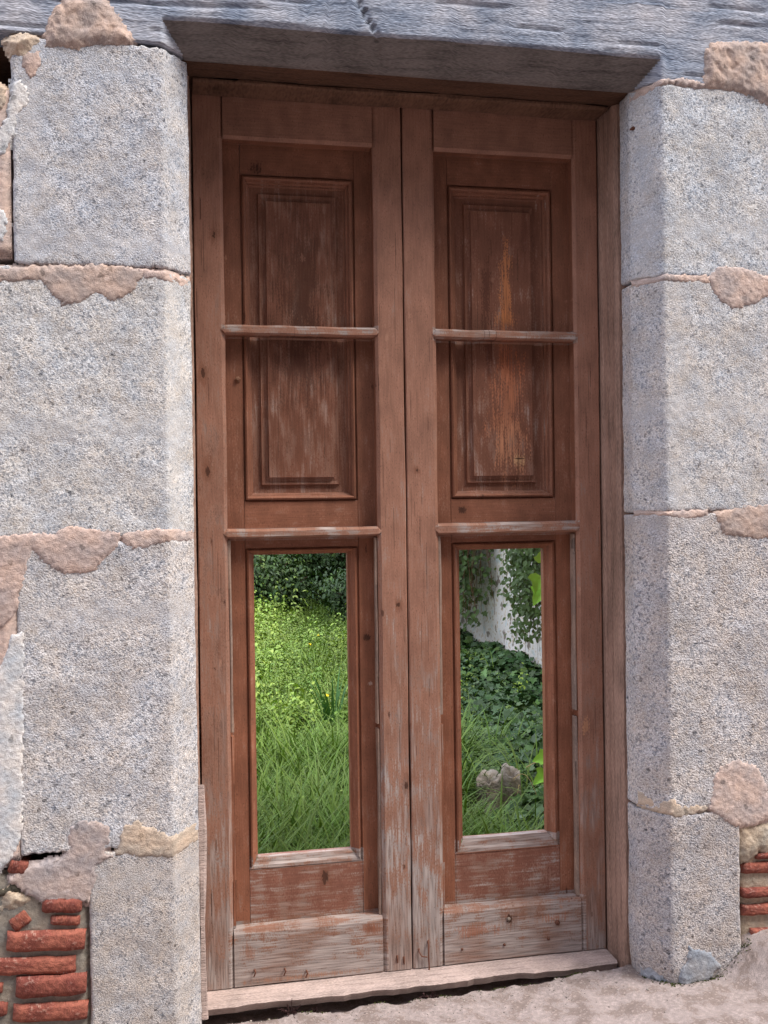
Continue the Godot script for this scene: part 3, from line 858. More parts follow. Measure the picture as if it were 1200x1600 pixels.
func build_piers() -> void:
	var w := thing("house_wall", Vector3(0, 0, 0), "rough pinkish plastered house wall enclosing the granite doorway", "wall")
	part("plaster", wall_slab(-3.6, -1.052, 2.010, 2.49, FRONT - 0.002, 0.003), M.pink, w)
	part("plaster", wall_slab(-3.6, -1.27, 1.322, 2.018, FRONT - 0.002, 0.003), M.pink, w)
	part("plaster", wall_slab(-3.6, -1.054, 0.47, 1.335, FRONT - 0.002, 0.003), M.pink, w)
	part("plaster", wall_slab(-3.6, -1.0, -0.15, 0.50, FRONT - 0.032, 0.006), M.mauve, w)
	part("plaster", wall_slab(0.99, 3.6, -0.15, 2.60, FRONT - 0.025, 0.012), M.pink_light, w)
	part("plaster", wall_slab(-3.6, 3.6, 2.99, 3.3, FRONT - 0.005, 0.012, 0.05), M.pink, w)
	var q := Q.new()
	box(q, Vector3(-3.6, 2.98, -0.22), Vector3(3.6, 3.3, -0.195))
	box(q, Vector3(-3.6, -0.15, -0.22), Vector3(-0.72, 2.59, -0.195))
	box(q, Vector3(0.72, -0.15, -0.22), Vector3(3.6, 2.59, -0.195))
	part("rear_face", commit(q), M.pink_dark, w)

	var left := thing("stone_pier", Vector3(-0.9, 0, 0.1), "granite pier with white lime streaks at the left of the doors", "pier")
	var right := thing("stone_pier", Vector3(0.95, 0, 0.1), "granite pier right of the doors with blue-grey cement patches at its foot", "pier")
	var ly := [[0.0, -0.12, 0.515], [1, 0.522, 1.318], [2, 1.326, 2.016], [3, 2.024, 2.598]]
	var lo := [-0.918, -1.085, -1.3, -1.078]
	for k in 4:
		part("stone_block", stone(-1.0, lo[k], ly[k][1], ly[k][2], Vector2(0.37 * k + 0.11, 0.53 * k)), M.blocks[k], left)
	var ry := [[0, -0.08, 0.494], [1, 0.502, 1.362], [2, 1.370, 2.042], [3, 2.050, 2.600]]
	var ro := [0.926, 1.3, 1.3, 1.3]
	for k in 4:
		part("stone_block", stone(1.0, ro[k], ry[k][1], ry[k][2], Vector2(0.71 + 0.29 * k, 0.47 * k + 0.2), 0.03 if k == 0 else 0.0), M.blocks[4 + k], right)
	for s in [[left, -1.0], [right, 1.0]]:
		var b := Q.new()
		var xa: float = 0.728 * s[1]
		var xb: float = 0.905 * s[1]
		box(b, Vector3(minf(xa, xb), -0.12, -0.19), Vector3(maxf(xa, xb), 2.595, FRONT - 0.045))
		part("mortar_core", commit(b), M.grout, s[0])
	for k in PATCHES.size():
		var p: Array = PATCHES[k]
		var owner_of = {"left": left, "right": right}.get(p[1])
		if owner_of == null: continue
		part(p[0], smear(p[4], p[2], 0.0045, 17.0 * k + 3.0), M[p[3]], owner_of)
	# thin pointing in the joints
	part("iron_pin", tube([Vector3(0.6455, 2.494, 0.19), Vector3(0.6455, 2.494, 0.214)], 0.006, 0.0055, 8), M.rust, right)

func build_lintel() -> void:
	var t := thing("timber_lintel", Vector3(0, HEAD_Y, 0), "weathered blue-grey timber lintel beam with splayed underside above the doors", "lintel")
	# the face: a sheet whose depth follows the splay over the doorway, rolled back underneath
	var xs := []
	var x := -1.9
	while x < 1.9:
		xs.append(x)
		x += (0.005 if absf(absf(x) - 0.67) < 0.06 else 0.012) if absf(x) < 1.15 else 0.06
	xs.append(1.9)
	var ys := []
	var y := 2.985
	while y > HEAD_Y + 0.004:
		ys.append(y)
		y -= 0.006
	ys.append(HEAD_Y + 0.002)
	var back := [0.19, 0.17, 0.14, 0.10, 0.05, 0.0, -0.1, -0.2]
	var rows := 1 + ys.size() + back.size()
	var nu := xs.size()
	var P := PackedVector3Array()
	var T := PackedVector2Array()
	var list := []
	list.append([2.985, -0.2])
	for yy in ys: list.append([yy, 99.0])
	for zz in back: list.append([HEAD_Y, zz])
	list.reverse()
	var run_v := PackedFloat32Array()
	run_v.resize(nu)
	for j in rows:
		for i in nu:
			var px: float = xs[i]
			var py: float = list[j][0]
			var pz: float = list[j][1]
			var sy := clampf((py - HEAD_Y) / (HEAD_OUT_Y - HEAD_Y), 0.0, 1.0)
			var sx := clampf((absf(px) - HALF) / (HALF_OUT - HALF), 0.0, 1.0)
			var f := REVEAL_Z + (FRONT - REVEAL_Z) * maxf(sx, sy)
			var inside := maxf(sx, sy) < 1.0
			var o := nz_a.get_noise_2d(px * 60.0, py * 420.0) * 0.0012 + nz_b.get_noise_2d(px * 150.0, py * 1500.0) * 0.0006 + nz_c.get_noise_2d(px * 700.0, py * 1500.0) * 0.0005
			# shakes: long narrow splits along the grain
			var sh := nz_b.get_noise_2d(px * 45.0 + 80.0, py * 900.0)
			o -= 0.005 * smoothstep(0.62, 0.70, sh)
			# the one split that runs down across the face and the splay
			var cx := -0.083 - (py - 2.60) * 0.62 + nz_a.get_noise_1d(py * 900.0) * 0.012
			o -= 0.010 * smoothstep(0.009, 0.002, absf(px - cx))
			if pz > 50.0: pz = f + o
			elif pz >= 0.19: pz = minf(pz, f - 0.004)
			var sag := nz_a.get_noise_1d(px * 60.0 + 500.0) * 0.003 * clampf(sy * 4.0, 0.0, 1.0)
			P.append(Vector3(px, py + sag + (nz_b.get_noise_2d(px * 200.0, pz * 300.0) * 0.002 if pz < 0.18 else 0.0), pz))
			if j > 0: run_v[i] += P[P.size() - 1].distance_to(P[P.size() - 1 - nu])
			T.append(Vector2(px / 2.6 + 0.5, -run_v[i] / 0.65))
	for k in T.size(): T[k].y += run_v[k % nu] / 0.65
	var under_keep := PackedByteArray()
	for j in rows:
		for i in nu:
			var yy: float = list[j][0]
			var sx := clampf((absf(xs[i]) - HALF) / (HALF_OUT - HALF), 0.0, 1.0)
			var sy := clampf((yy - HEAD_Y) / (HEAD_OUT_Y - HEAD_Y), 0.0, 1.0)
			var u := 1 if (list[j][1] < 50.0 and list[j][0] < 2.9) or (sx <= sy + 0.12 and sy < 1.0 and sx < 1.0) else 0
			under_keep.append(u)
	# cells wholly inside the sheltered splay and soffit go to the underside, the rest to the face
	var whole := grid(nu, rows, P, T)
	var arr := whole.surface_get_arrays(0)
	var ia := PackedInt32Array()
	var ib := PackedInt32Array()
	var ic := PackedInt32Array()
	for j in rows - 1:
		for i in nu - 1:
			var k := j * nu + i
			var c6 := PackedInt32Array([k, k + nu + 1, k + 1, k, k + nu, k + nu + 1])
			if j < back.size() - 1: ic.append_array(c6)
			elif under_keep[k] + under_keep[k + 1] + under_keep[k + nu] + under_keep[k + nu + 1] >= 3: ib.append_array(c6)
			else: ia.append_array(c6)
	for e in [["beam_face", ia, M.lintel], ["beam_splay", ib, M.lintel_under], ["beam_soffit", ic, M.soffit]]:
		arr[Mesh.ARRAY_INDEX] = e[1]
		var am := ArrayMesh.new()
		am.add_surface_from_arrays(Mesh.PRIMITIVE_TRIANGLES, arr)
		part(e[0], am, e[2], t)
	var q := Q.new()
	box(q, Vector3(-1.9, HEAD_Y + 0.003, -0.215), Vector3(1.9, 2.98, -0.20))
	part("rear_face", commit(q), M.lintel, t)
	for k in PATCHES.size():
		var p: Array = PATCHES[k]
		if p[1] == "lintel": part(p[0], smear(p[4], p[2], 0.0045, 17.0 * k + 3.0), M[p[3]], t)

func brick_mesh(v: int) -> ArrayMesh:
	# unit brick with knocked corners, -0.5 .. 0.5
	var s := SurfaceTool.new()
	var r := RandomNumberGenerator.new()
	r.seed = 77 + v
	var q := Q.new()
	var nx := 9
	var ny := 5
	var P := PackedVector3Array()
	var T := PackedVector2Array()
	for j in ny + 2:
		for i in nx + 2:
			var x := clampf((i - 1.0) / (nx - 1.0), 0.0, 1.0) - 0.5
			var y := clampf((j - 1.0) / (ny - 1.0), 0.0, 1.0) - 0.5
			var rim := i == 0 or j == 0 or i == nx + 1 or j == ny + 1
			var z := 0.5
			var ex := 0.5 - absf(x)
			var ey := 0.5 - absf(y)
			if minf(ex * 3.0, ey) < 0.01: z -= 0.03 + r.randf() * 0.06
			if ex < 0.02 and ey < 0.02: z -= 0.08
			if not rim: z += r.randf_range(-0.03, 0.02)
			var px := x * (1.0 - (0.02 + r.randf() * 0.03 if ex < 0.01 else 0.0))
			var py := y * (1.0 - (r.randf() * 0.16 if ey < 0.01 else 0.0))
			if rim: z = -0.5
			P.append(Vector3(px, py, z)); T.append(Vector2(px * 0.25 + v * 0.37, py * 0.07 + v * 0.21))
	return grid(nx + 2, ny + 2, P, T)

func build_bricks() -> void:
	var meshes := []
	for v in 6: meshes.append(brick_mesh(v))
	for s in [0, 1]:
		var t := thing("brick_infill", Vector3(-1.0, 0.0, 0.2) if s == 0 else Vector3(1.0, 0.0, 0.2),
			"broken thin red bricks in pale mortar beside the brick-edged foot of the pier with the ochre joint" if s == 0 else "red bricks half buried in sandy mortar beside the cement-patched pier", "brickwork")
		if s == 0:
			t.set_meta("label", "stack of exposed thin red bricks in lower left corner of the photo")
		else:
			t.set_meta("label", "few red bricks half buried in sandy mortar at the right edge")
		var rect := [-1.35, 0.0, -0.925, 0.0, -0.925, 0.40, -1.05, 0.47, -1.35, 0.49] if s == 0 else [0.935, -0.05, 1.4, -0.05, 1.4, 0.44, 0.935, 0.44]
		part("mortar_bed", smear(rect, 0.006, 0.007, 300.0 + 40 * s, -0.012 if s == 0 else -0.026), M.grout if s == 0 else M.sand, t)
		for b in (BRICKS_LEFT if s == 0 else BRICKS_RIGHT):
			var o := MeshInstance3D.new()
			o.name = "brick"
			o.mesh = meshes[int(absf(b[0] * 1000.0) + absf(b[1] * 777.0)) % 6]
			o.material_override = M.brick[b[5]]
			var bs := Basis(Vector3.BACK, deg_to_rad(b[4])) * Basis(Vector3.UP, rng.randf_range(-0.03, 0.03))
			o.transform = Transform3D(bs * Basis.from_scale(Vector3(b[2], b[3], 0.075)), Vector3(b[0], b[1], FRONT - 0.032 + rng.randf_range(-0.004, 0.006) - (0.012 if s == 1 else 0.0)) - t.position)
			t.add_child(o, true)
		for k in PATCHES.size():
			var p: Array = PATCHES[k]
			if p[1] == ["brickL", "brickR"][s]: part(p[0], smear(p[4], p[2], 0.0045, 17.0 * k + 3.0, -0.012), M[p[3]], t)
		if s == 0:
			part("stone_chip", smear([-1.16, 0.435, -1.10, 0.452, -1.065, 0.448, -1.08, 0.425, -1.15, 0.418], 0.02, 0.005, 9.0, -0.006), M.dark_stone, t)

# the house across the narrow street keeps the low sky off this wall
func build_street() -> void:
	var t := thing("opposite_house", Vector3(0, -0.1, 6.4), "plastered house across the narrow street, behind the viewer", "house")
	var q := Q.new()
	var zf := 6.2
	var xs := [-9.0, -6.6, -5.4, -2.6, -1.4, 1.4, 2.6, 5.4, 6.6, 9.0]
	var top := 8.4
	for k in 9:
		if k % 2 == 0: box(q, Vector3(xs[k], -0.15, zf), Vector3(xs[k + 1], top, zf + 0.4))
		else:
			for y in [[-0.15, 0.9], [2.3, 3.5], [4.9, 6.1], [7.5, top]]: box(q, Vector3(xs[k], y[0], zf), Vector3(xs[k + 1], y[1], zf + 0.4))
	part("wall", commit(q), M.dark_stone, t)
	var rq := Q.new()
	quad(rq, Vector3(9.3, top - 0.05, zf - 0.35), Vector3(-9.3, top - 0.05, zf - 0.35), Vector3(-9.3, top + 1.4, zf + 3.0), Vector3(9.3, top + 1.4, zf + 3.0))
	quad(rq, Vector3(9.3, top - 0.10, zf - 0.35), Vector3(9.3, top + 1.35, zf + 3.0), Vector3(-9.3, top + 1.35, zf + 3.0), Vector3(-9.3, top - 0.10, zf - 0.35))
	part("roof", commit(rq), M.brick[1], t)
	for k in [1, 3, 5, 7]:
		for y in [0.9, 3.5, 6.1]:
			var w := Q.new()
			box(w, Vector3(xs[k], y, zf + 0.2), Vector3(xs[k + 1], y + 1.4, zf + 0.26))
			part("window_shutter", commit(w), M.post_wood, t)

# ------------------------------------------------------------------ door
func build_frame() -> void:
	var t := thing("door_frame", Vector3(0, 0, 0.05), "brown timber door frame set in the reveal with worn sill board", "door frame")
	for s in [-1.0, 1.0]:
		# post: stepped profile seen from the doorway
		var q := Q.new()
		var prof := [Vector2(0.700, -0.10), Vector2(0.600, -0.10), Vector2(0.600, -0.050), Vector2(0.6265, -0.047), Vector2(0.6265, 0.012), Vector2(0.632, 0.016), Vector2(0.632, 0.050), Vector2(0.637, 0.053), Vector2(0.637, 0.058), Vector2(0.631, 0.062), Vector2(0.631, 0.098), Vector2(0.640, 0.112), Vector2(0.700, 0.116)]
		var n := 18
		for k in n:
			var ya := lerpf(-0.03, 2.602, float(k) / n)
			var yb := lerpf(-0.03, 2.602, float(k + 1) / n)
			for m in prof.size():
				var a: Vector2 = prof[m]
				var b: Vector2 = prof[(m + 1) % prof.size()]
				var wa := nz_b.get_noise_2d(ya * 90.0, m * 5.0 + s) * 0.0015 if m > 3 and m < 12 else 0.0
				var wb := nz_b.get_noise_2d(yb * 90.0, m * 5.0 + s) * 0.0015 if m > 3 and m < 12 else 0.0
				var m2 := (m + 1) % prof.size()
				var wc := nz_b.get_noise_2d(yb * 90.0, m2 * 5.0 + s) * 0.0015 if m2 > 3 and m2 < 12 else 0.0
				var wd := nz_b.get_noise_2d(ya * 90.0, m2 * 5.0 + s) * 0.0015 if m2 > 3 and m2 < 12 else 0.0
				var c0 := Vector3(s * (a.x + wa), ya, a.y)
				var c1 := Vector3(s * (b.x + wd), ya, b.y)
				var c2 := Vector3(s * (b.x + wc), yb, b.y)
				var c3 := Vector3(s * (a.x + wb), yb, a.y)
				if s > 0: quad(q, c1, c0, c3, c2)
				else: quad(q, c0, c1, c2, c3)
		for m in q.t.size(): q.t[m] = Vector2(q.v[m].y * 0.35, (q.v[m].x + q.v[m].z) * 1.6)
		part("post", commit(q), M.post_wood, t)
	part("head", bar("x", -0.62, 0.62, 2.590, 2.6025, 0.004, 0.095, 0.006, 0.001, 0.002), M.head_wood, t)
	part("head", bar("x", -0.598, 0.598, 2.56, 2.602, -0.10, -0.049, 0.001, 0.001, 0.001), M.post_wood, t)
	# sill board, its front edge eaten away
	var q2 := Q.new()
	var n2 := 60
	var rows := []
	for k in n2 + 1:
		var x := lerpf(-0.6215, 0.6215, float(k) / n2)
		var e := 0.088 + nz_a.get_noise_1d(x * 120.0 + 40.0) * 0.012 + nz_b.get_noise_1d(x * 500.0) * 0.003
		if absf(x - 0.25) < 0.2: e -= 0.012 * (1.0 - absf(x - 0.25) / 0.2)
		var w := nz_b.get_noise_1d(x * 150.0) * 0.0015
		rows.append([Vector3(x, -0.034, -0.08), Vector3(x, -0.034 + w, e - 0.010), Vector3(x, -0.012, e + 0.001), Vector3(x, -0.0055 + w, e - 0.004), Vector3(x, -0.003, 0.02), Vector3(x, -0.003, -0.08)])
	for k in n2:
		for m in 6:
			var m2 := (m + 1) % 6
			quad(q2, rows[k][m], rows[k + 1][m], rows[k + 1][m2], rows[k][m2])
	for e in [0, n2]:
		for m in range(1, 5):
			if e == 0: tri(q2, rows[e][0], rows[e][m], rows[e][m + 1])
			else: tri(q2, rows[e][0], rows[e][m + 1], rows[e][m])
	part("sill_board", commit(q2), M.sill, t)
	# the splintered strip left at the foot of one jamb
	part("jamb_strip", bar("y", -0.637, -0.617, -0.02, 0.63, 0.118, 0.128, 0.002, 0.004, 0.003), M.sill, t)

func build_leaf(s: int) -> void:
	var x_out := -0.6215 if s == 0 else 0.6215
	var t := thing("door_leaf", Vector3((x_out - 0.003) / 2.0, 0, 0), "", "door")
	t.set_meta("label", "brown door leaf with dark stripped panel, grassy view through its lower opening" if s == 0 else "brown door leaf with orange scraped panel, white garden wall seen through its lower opening")
	t.set_meta("group", "double door leaves")
	var p := -0.536 if s == 0 else 0.5405      # outer edge of the openings
	var c := -0.092 if s == 0 else 0.0965      # inner edge
	var mid := -0.0050 if s == 0 else -0.0005
	var x0 := minf(p, c)
	var x1 := maxf(p, c)
	var zb := -0.044
	var be := 0.010
	# stiles
	if s == 0:
		part("stile", bar("y", x_out, p, 0.0, 2.598, zb, 0.0, 0.002, be, 0.0007, -1.0, 0.008), M.paint, t)
		part("stile", bar("y", c, mid, 0.0, 2.598, zb, 0.0, be, 0.003, 0.0007, 0.008), M.paint, t)
	else:
		part("stile", bar("y", p, x_out, 0.0, 2.598, zb, 0.0, be, 0.002, 0.0007, 0.008), M.paint, t)
		part("stile", bar("y", mid, c, 0.0, 2.598, zb, 0.0, 0.003, be, 0.0007, -1.0, 0.008), M.paint, t)
	var g := 0.0008
	part("rail", bar("x", x0 + g, x1 - g, 2.471, 2.598, zb, -0.0008, be, 0.001, 0.0006, 0.008), M.paint, t)
	part("rail", bar("x", x0 + g, x1 - g, 0.0, 0.166, zb, -0.0005, 0.002, 0.012, 0.0012, -1.0, 0.006), M.paint, t)
	# glazing bars, standing a little proud with pointed ends over the stiles
	for m in [[1.902, 1.932], [1.308, 1.336 if s == 0 else 1.342]]:
		var q := Q.new()
		var ya: float = m[0]
		var yb: float = m[1]
		var ym := (ya + yb) / 2.0
		var xa := x0 - 0.002
		var xb := x1 + 0.002
		var n := 8
		for k in n:
			var a := lerpf(xa, xb, float(k) / n)
			var b := lerpf(xa, xb, float(k + 1) / n)
			var wa := nz_b.get_noise_2d(a * 200.0, ya * 77.0) * 0.0018
			var wb := nz_b.get_noise_2d(b * 200.0, ya * 77.0) * 0.0018
			var pr := [Vector2(ya, zb), Vector2(ya, -0.014), Vector2(ya + 0.006, 0.0035), Vector2(yb - 0.007, 0.0035), Vector2(yb, -0.010), Vector2(yb, zb)]
			for r in 6:
				var u: Vector2 = pr[r]
				var v: Vector2 = pr[(r + 1) % 6]
				quad(q, Vector3(a, v.x + wa, v.y), Vector3(a, u.x + wa, u.y), Vector3(b, u.x + wb, u.y), Vector3(b, v.x + wb, v.y))
		for e in [[xa, -1.0], [xb, 1.0]]:
			var tip := Vector3(e[0] + e[1] * 0.011, ym, 0.0005)
			var f0 := Vector3(e[0], ya + 0.006, 0.0035)
			var f1 := Vector3(e[0], yb - 0.007, 0.0035)
			var b0 := Vector3(e[0], ya, -0.012)
			var b1 := Vector3(e[0], yb, -0.010)
			if e[1] > 0:
				tri(q, f0, tip, f1); tri(q, b0, tip, f0); tri(q, f1, tip, b1)
			else:
				tri(q, f1, tip, f0); tri(q, f0, tip, b0); tri(q, b1, tip, f1)
		part("glazing_bar", commit(q), M.paint, t)
	# beads along the sides of the lower opening, broken off in places
	var brk := 0.735
	for e in ([[p, 1.0, 0.735, 0.012], [c, -1.0, 0.733, 0.016]] if s == 0 else [[c, 1.0, 0.742, 0.030], [p, -1.0, 0.738, 0.020]]):
		var ex: float = e[0]
		var ax := ex if e[1] > 0 else ex - 0.008
		part("bead", bar("y", ax, ax + 0.008, e[2] + e[3] * 0.6, 1.302, -0.036, -0.011, 0.002, 0.002, 0.0015), M.grey_wood, t)
		part("bead", bar("y", ax, ax + 0.008, 0.168, e[2] - e[3] * 0.4, -0.036, -0.012, 0.002, 0.002, 0.002), M.grey_wood if e[1] < 0 else M.paint, t)

	# inner shutter closing the back of the leaf
	var h := Node3D.new()
	h.name = "shutter"
	t.add_child(h, true)
	h.set_meta("label", "shutter board with dark stripped tall panel" if s == 0 else "shutter board with orange scraped tall panel")
	var zf := -0.0455
	var zr := -0.082
	var j0 := -0.484 if s == 0 else 0.148       # joints of stiles and rails
	var j1 := -0.143 if s == 0 else 0.488
	var so0 := x0 - 0.03
	var so1 := x1 + 0.03
	part("stile", bar("y", so0, j0, 0.09, 2.53, zr, zf, 0.001, 0.0012), M.paint, h)
	part("stile", bar("y", j1, so1, 0.09, 2.53, zr, zf, 0.0012, 0.001), M.paint, h)
	var mo: Array = [-0.483, -0.142, 1.416, 2.384] if s == 0 else [0.1485, 0.484, 1.417, 2.384]
	var mi: Array = [-0.456, -0.175, 1.442, 2.353] if s == 0 else [0.177, 0.4545, 1.442, 2.349]
	var lo: Array = [-0.483, -0.1425, 0.325, 1.276] if s == 0 else [0.1495, 0.4865, 0.317, 1.281]
	var li: Array = [-0.4585, -0.176, 0.357, 1.257] if s == 0 else [0.175, 0.451, 0.361, 1.258]
	var mo2 := [j0 - 0.0015, j1 + 0.0015, mo[2] - 0.0015, mo[3] + 0.0015]
	var lo2 := [j0 - 0.0015, j1 + 0.0015, lo[2] - 0.0015, lo[3] + 0.0015]
	part("rail", bar("x", j0 + g, j1 - g, mo[3], 2.53, zr, zf - 0.0004), M.paint, h)
	part("rail", bar("x", j0 + g, j1 - g, lo[3], mo[2], zr, zf - 0.0003), M.paint, h)
	part("rail", bar("x", j0 + g, j1 - g, 0.09, lo[2], zr, zf - 0.0002), M.paint, h)
	var prof := [[0.0, zf - 0.001], [0.07, zf - 0.007], [0.17, zf - 0.007], [0.24, zf + 0.005], [0.38, zf + 0.0075], [0.54, zf + 0.003], [0.64, zf - 0.007], [0.80, zf - 0.009], [0.86, zf - 0.018], [1.0, zf - 0.021]]
	for k in 4: part("moulding", mould(mo2, mi, k, prof), M.paint, h)
	var prof2 := [[0.0, zf - 0.001], [0.07, zf - 0.006], [0.18, zf - 0.006], [0.26, zf + 0.004], [0.42, zf + 0.006], [0.62, zf - 0.001], [0.80, zf - 0.010], [1.0, zf - 0.013], [1.0, zr]]
	for k in 4:
		var pr2 := prof2
		if k == 0: pr2 = [[0.0, zf - 0.001], [0.10, zf + 0.002], [0.35, zf + 0.001], [0.55, zf - 0.004], [0.80, zf - 0.006], [1.0, zf - 0.009], [1.0, zr]]
		part("moulding", mould(lo2, li, k, pr2), M.paint, h)
	# raised panel
	var b0: Array = [-0.432, -0.196, 1.464, 2.333] if s == 0 else [0.204, 0.431, 1.465, 2.331]
	var f0: Array = [-0.411, -0.213, 1.485, 2.311] if s == 0 else [0.223, 0.420, 1.485, 2.311]
	var zp := zf - 0.021
	var pq := Q.new()
	box(pq, Vector3(mo[0] - 0.02, mo[2] - 0.02, zr - 0.012), Vector3(mo[1] + 0.02, mo[3] + 0.02, zr - 0.001))
	part("backing", commit(pq), M.paint, h)
	part("panel", stepped([[mi[0] - 0.012, mi[1] + 0.012, mi[2] - 0.012, mi[3] + 0.012, zp - 0.002], [mi[0] - 0.001, mi[1] + 0.001, mi[2] - 0.001, mi[3] + 0.001, zp + 0.0005], [b0[0], b0[1], b0[2], b0[3], zp - 0.001], [b0[0] + 0.002, b0[1] - 0.002, b0[2] + 0.002, b0[3] - 0.002, zp + 0.008], [b0[0] + 0.012, b0[1] - 0.012, b0[2] + 0.012, b0[3] - 0.012, zp + 0.006], [f0[0], f0[1], f0[2], f0[3], zp + 0.008], [f0[0] + 0.002, f0[1] - 0.002, f0[2] + 0.002, f0[3] - 0.002, zp + 0.017]]), M.paint, h)
	if s == 1: part("astragal", bar("y", -0.028, 0.028, 0.0, 2.595, -0.062, -0.0455), M.paint, t)
	# nails and screws
	if s == 0:
		for k in [[-0.477, 0.047], [-0.389, 0.042], [-0.325, 0.029]]:
			var a := Vector3(k[0], k[1], 0.0)
			part("bent_nail", tube([a + Vector3(0, 0, -0.01), a + Vector3(0, 0, 0.008), a + Vector3(0.002, -0.004, 0.011), a + Vector3(-0.003, -0.018, 0.007)], 0.0028, 0.0022), M.rust, t)
		for k in [[-0.05, 0.035], [-0.03, 0.029]]:
			part("nail", tube([Vector3(k[0], k[1] + 0.01, -0.002), Vector3(k[0], k[1], 0.003), Vector3(k[0] + 0.001, k[1] - 0.012, -0.001)], 0.004, 0.002), M.rust, t)
	else:
		part("hook", tube([Vector3(0.046, 0.085, -0.006), Vector3(0.045, 0.07, 0.008), Vector3(0.044, 0.03, 0.012), Vector3(0.046, 0.002, 0.010), Vector3(0.043, -0.012, 0.016)], 0.0035, 0.0025), M.rust, t)
		part("hook", tube([Vector3(0.018, 0.062, -0.004), Vector3(0.016, 0.052, 0.006), Vector3(0.024, 0.038, 0.008), Vector3(0.040, 0.036, 0.012)], 0.0022, 0.002), M.rust, t)
		part("bolt_head", tube([Vector3(0.46, 0.096, -0.004), Vector3(0.46, 0.096, 0.005), Vector3(0.46, 0.096, 0.0075)], 0.0085, 0.005, 10), M.rust, t)
		part("screw", tube([Vector3(0.302, 0.121, -0.004), Vector3(0.302, 0.121, 0.0035)], 0.007, 0.006, 8), M.steel, t)
		for k in [[0.287, 0.044], [0.152, 0.044], [0.43, 0.048]]:
			part("nail", tube([Vector3(k[0], k[1], -0.004), Vector3(k[0], k[1], 0.003)], 0.0045, 0.004, 7), M.rust, t)

func build_small_things() -> void:
	# snail on the shutter stile
	var s := thing("snail", Vector3(-0.499, 1.777, -0.044), "tiny brown snail stuck on the shutter behind the middle opening", "snail")
	var pts := []
	var q := Q.new()
	for k in 26:
		var a := k * 0.55
		var r := 0.0062 * (1.0 - k / 30.0)
		pts.append(Vector3(-0.499 + cos(a) * r, 1.777 + sin(a) * r, -0.0425 + k * 0.00024))
	var st := tube(pts, 0.0034, 0.0012, 7)
	part("shell", st, M.snail, s)
	part("foot", tube([Vector3(-0.503, 1.770, -0.0445), Vector3(-0.499, 1.769, -0.0435), Vector3(-0.492, 1.771, -0.0445)], 0.0022, 0.0012, 6), M.snail, s)
	# dry weeds and moss in the crack under the sill
	for e in [[-0.385, 0.112, 0.055, "dry purplish weed sprig rising before the sill near three bent nails"], [-0.315, 0.108, 0.022, "short dark dry weed tuft lying beside the purplish sprig"], [0.03, 0.112, 0.028, "dark dead weed clump under the sill below the rusty hooks"], [0.0, 0.118, 0.018, "low dead weed tuft left of the clump under the hooks"], [0.30, 0.104, 0.012, "sparse brown weed bits under the eaten sill edge"]]:
		var at := Vector3(e[0], pave_y(e[0], e[1]) - 0.003, e[1])
		var w := thing("dry_weed", at, e[3], "weed", "dry weeds along the sill")
		var qs := Q.new()
		var ql := Q.new()
		var n := 16
		for k in n:
			var d: Vector3 = Vector3(rng.randf_range(-1, 1), rng.randf_range(0.15, 1.0), rng.randf_range(-0.1, 0.9)).normalized() * e[2] * rng.randf_range(0.5, 1.1)
			if k == 0: d = Vector3(0.05, 1.0, 0.2) * e[2]
			tube_into(qs, [at, at + d * 0.5 + Vector3(0, e[2] * 0.12, 0), at + d], 0.0012, 0.0007, 4)
			for m in 9:
				var c: Vector3 = at + d * rng.randf_range(0.3, 1.0) + Vector3(0, 0.002, 0)
				var u := Vector3(rng.randf_range(-1, 1), rng.randf_range(-1, 1), rng.randf_range(-1, 1)).normalized() * rng.randf_range(0.002, 0.005)
				var v := u.cross(Vector3(rng.randf_range(-1, 1), rng.randf_range(-1, 1), 0.5)).normalized() * rng.randf_range(0.001, 0.003)
				quad(ql, c - u, c - v, c + u, c + v)
		part("stem", commit(qs), M.weed, w)
		part("foliage", commit(ql), M.weed, w, "stuff")
	var pm := SphereMesh.new()
	pm.radius = 0.5; pm.height = 1.0; pm.radial_segments = 6; pm.rings = 3
	var gx := []
	var gc := PackedColorArray()
	for k in 900:
		var x := rng.randf_range(-0.62, 0.9)
		var z := 0.10 + absf(rng.randfn(0.0, 0.10))
		var d := rng.randf_range(0.0015, 0.0045) * (2.0 if rng.randf() < 0.04 else 1.0)
		gx.append(Transform3D(Basis(Vector3.UP, rng.randf() * TAU).scaled(Vector3(d, d * 0.6, d * 1.3)), Vector3(x, pave_y(x, z) + d * 0.1, z)))
		var g := rng.randf_range(0.10, 0.42)
		gc.append(Color(g, g * 0.88, g * 0.80))
	var gm := material(Color(1, 1, 1), 0.95)
	gm.vertex_color_use_as_albedo = true
	scatter("grit", pm, gm, gx, gc, self, "loose grit on the concrete before the sill", "grit")
	var qm := Q.new()
	for k in 2200:
		var x := rng.randf_range(-0.6, 0.62)
		if nz_a.get_noise_1d(x * 110.0 + 9.0) < -0.05: continue
		var z := 0.098 + absf(rng.randfn(0.0, 0.012))
		if k % 4 == 0:
			x = rng.randf_range(0.64, 0.95)
			z = face_z(x) - 0.008 + absf(rng.randfn(0.0, 0.012))
		var c := Vector3(x, pave_y(x, z) + 0.002, z)
		var u := Vector3(rng.randf_range(-1, 1), rng.randf_range(-0.2, 1), rng.randf_range(-1, 1)).normalized() * rng.randf_range(0.002, 0.005)
		var v := u.cross(Vector3(rng.randf_range(-1, 1), rng.randf_range(-1, 1), 0.5)).normalized() * rng.randf_range(0.001, 0.003)
		quad(qm, c - u, c - v, c + u, c + v)
	var mo := part("moss", commit(qm), M.moss, self)
	tag(mo, "crumbs of dark moss in the crack along the sill", "moss", "", "stuff")

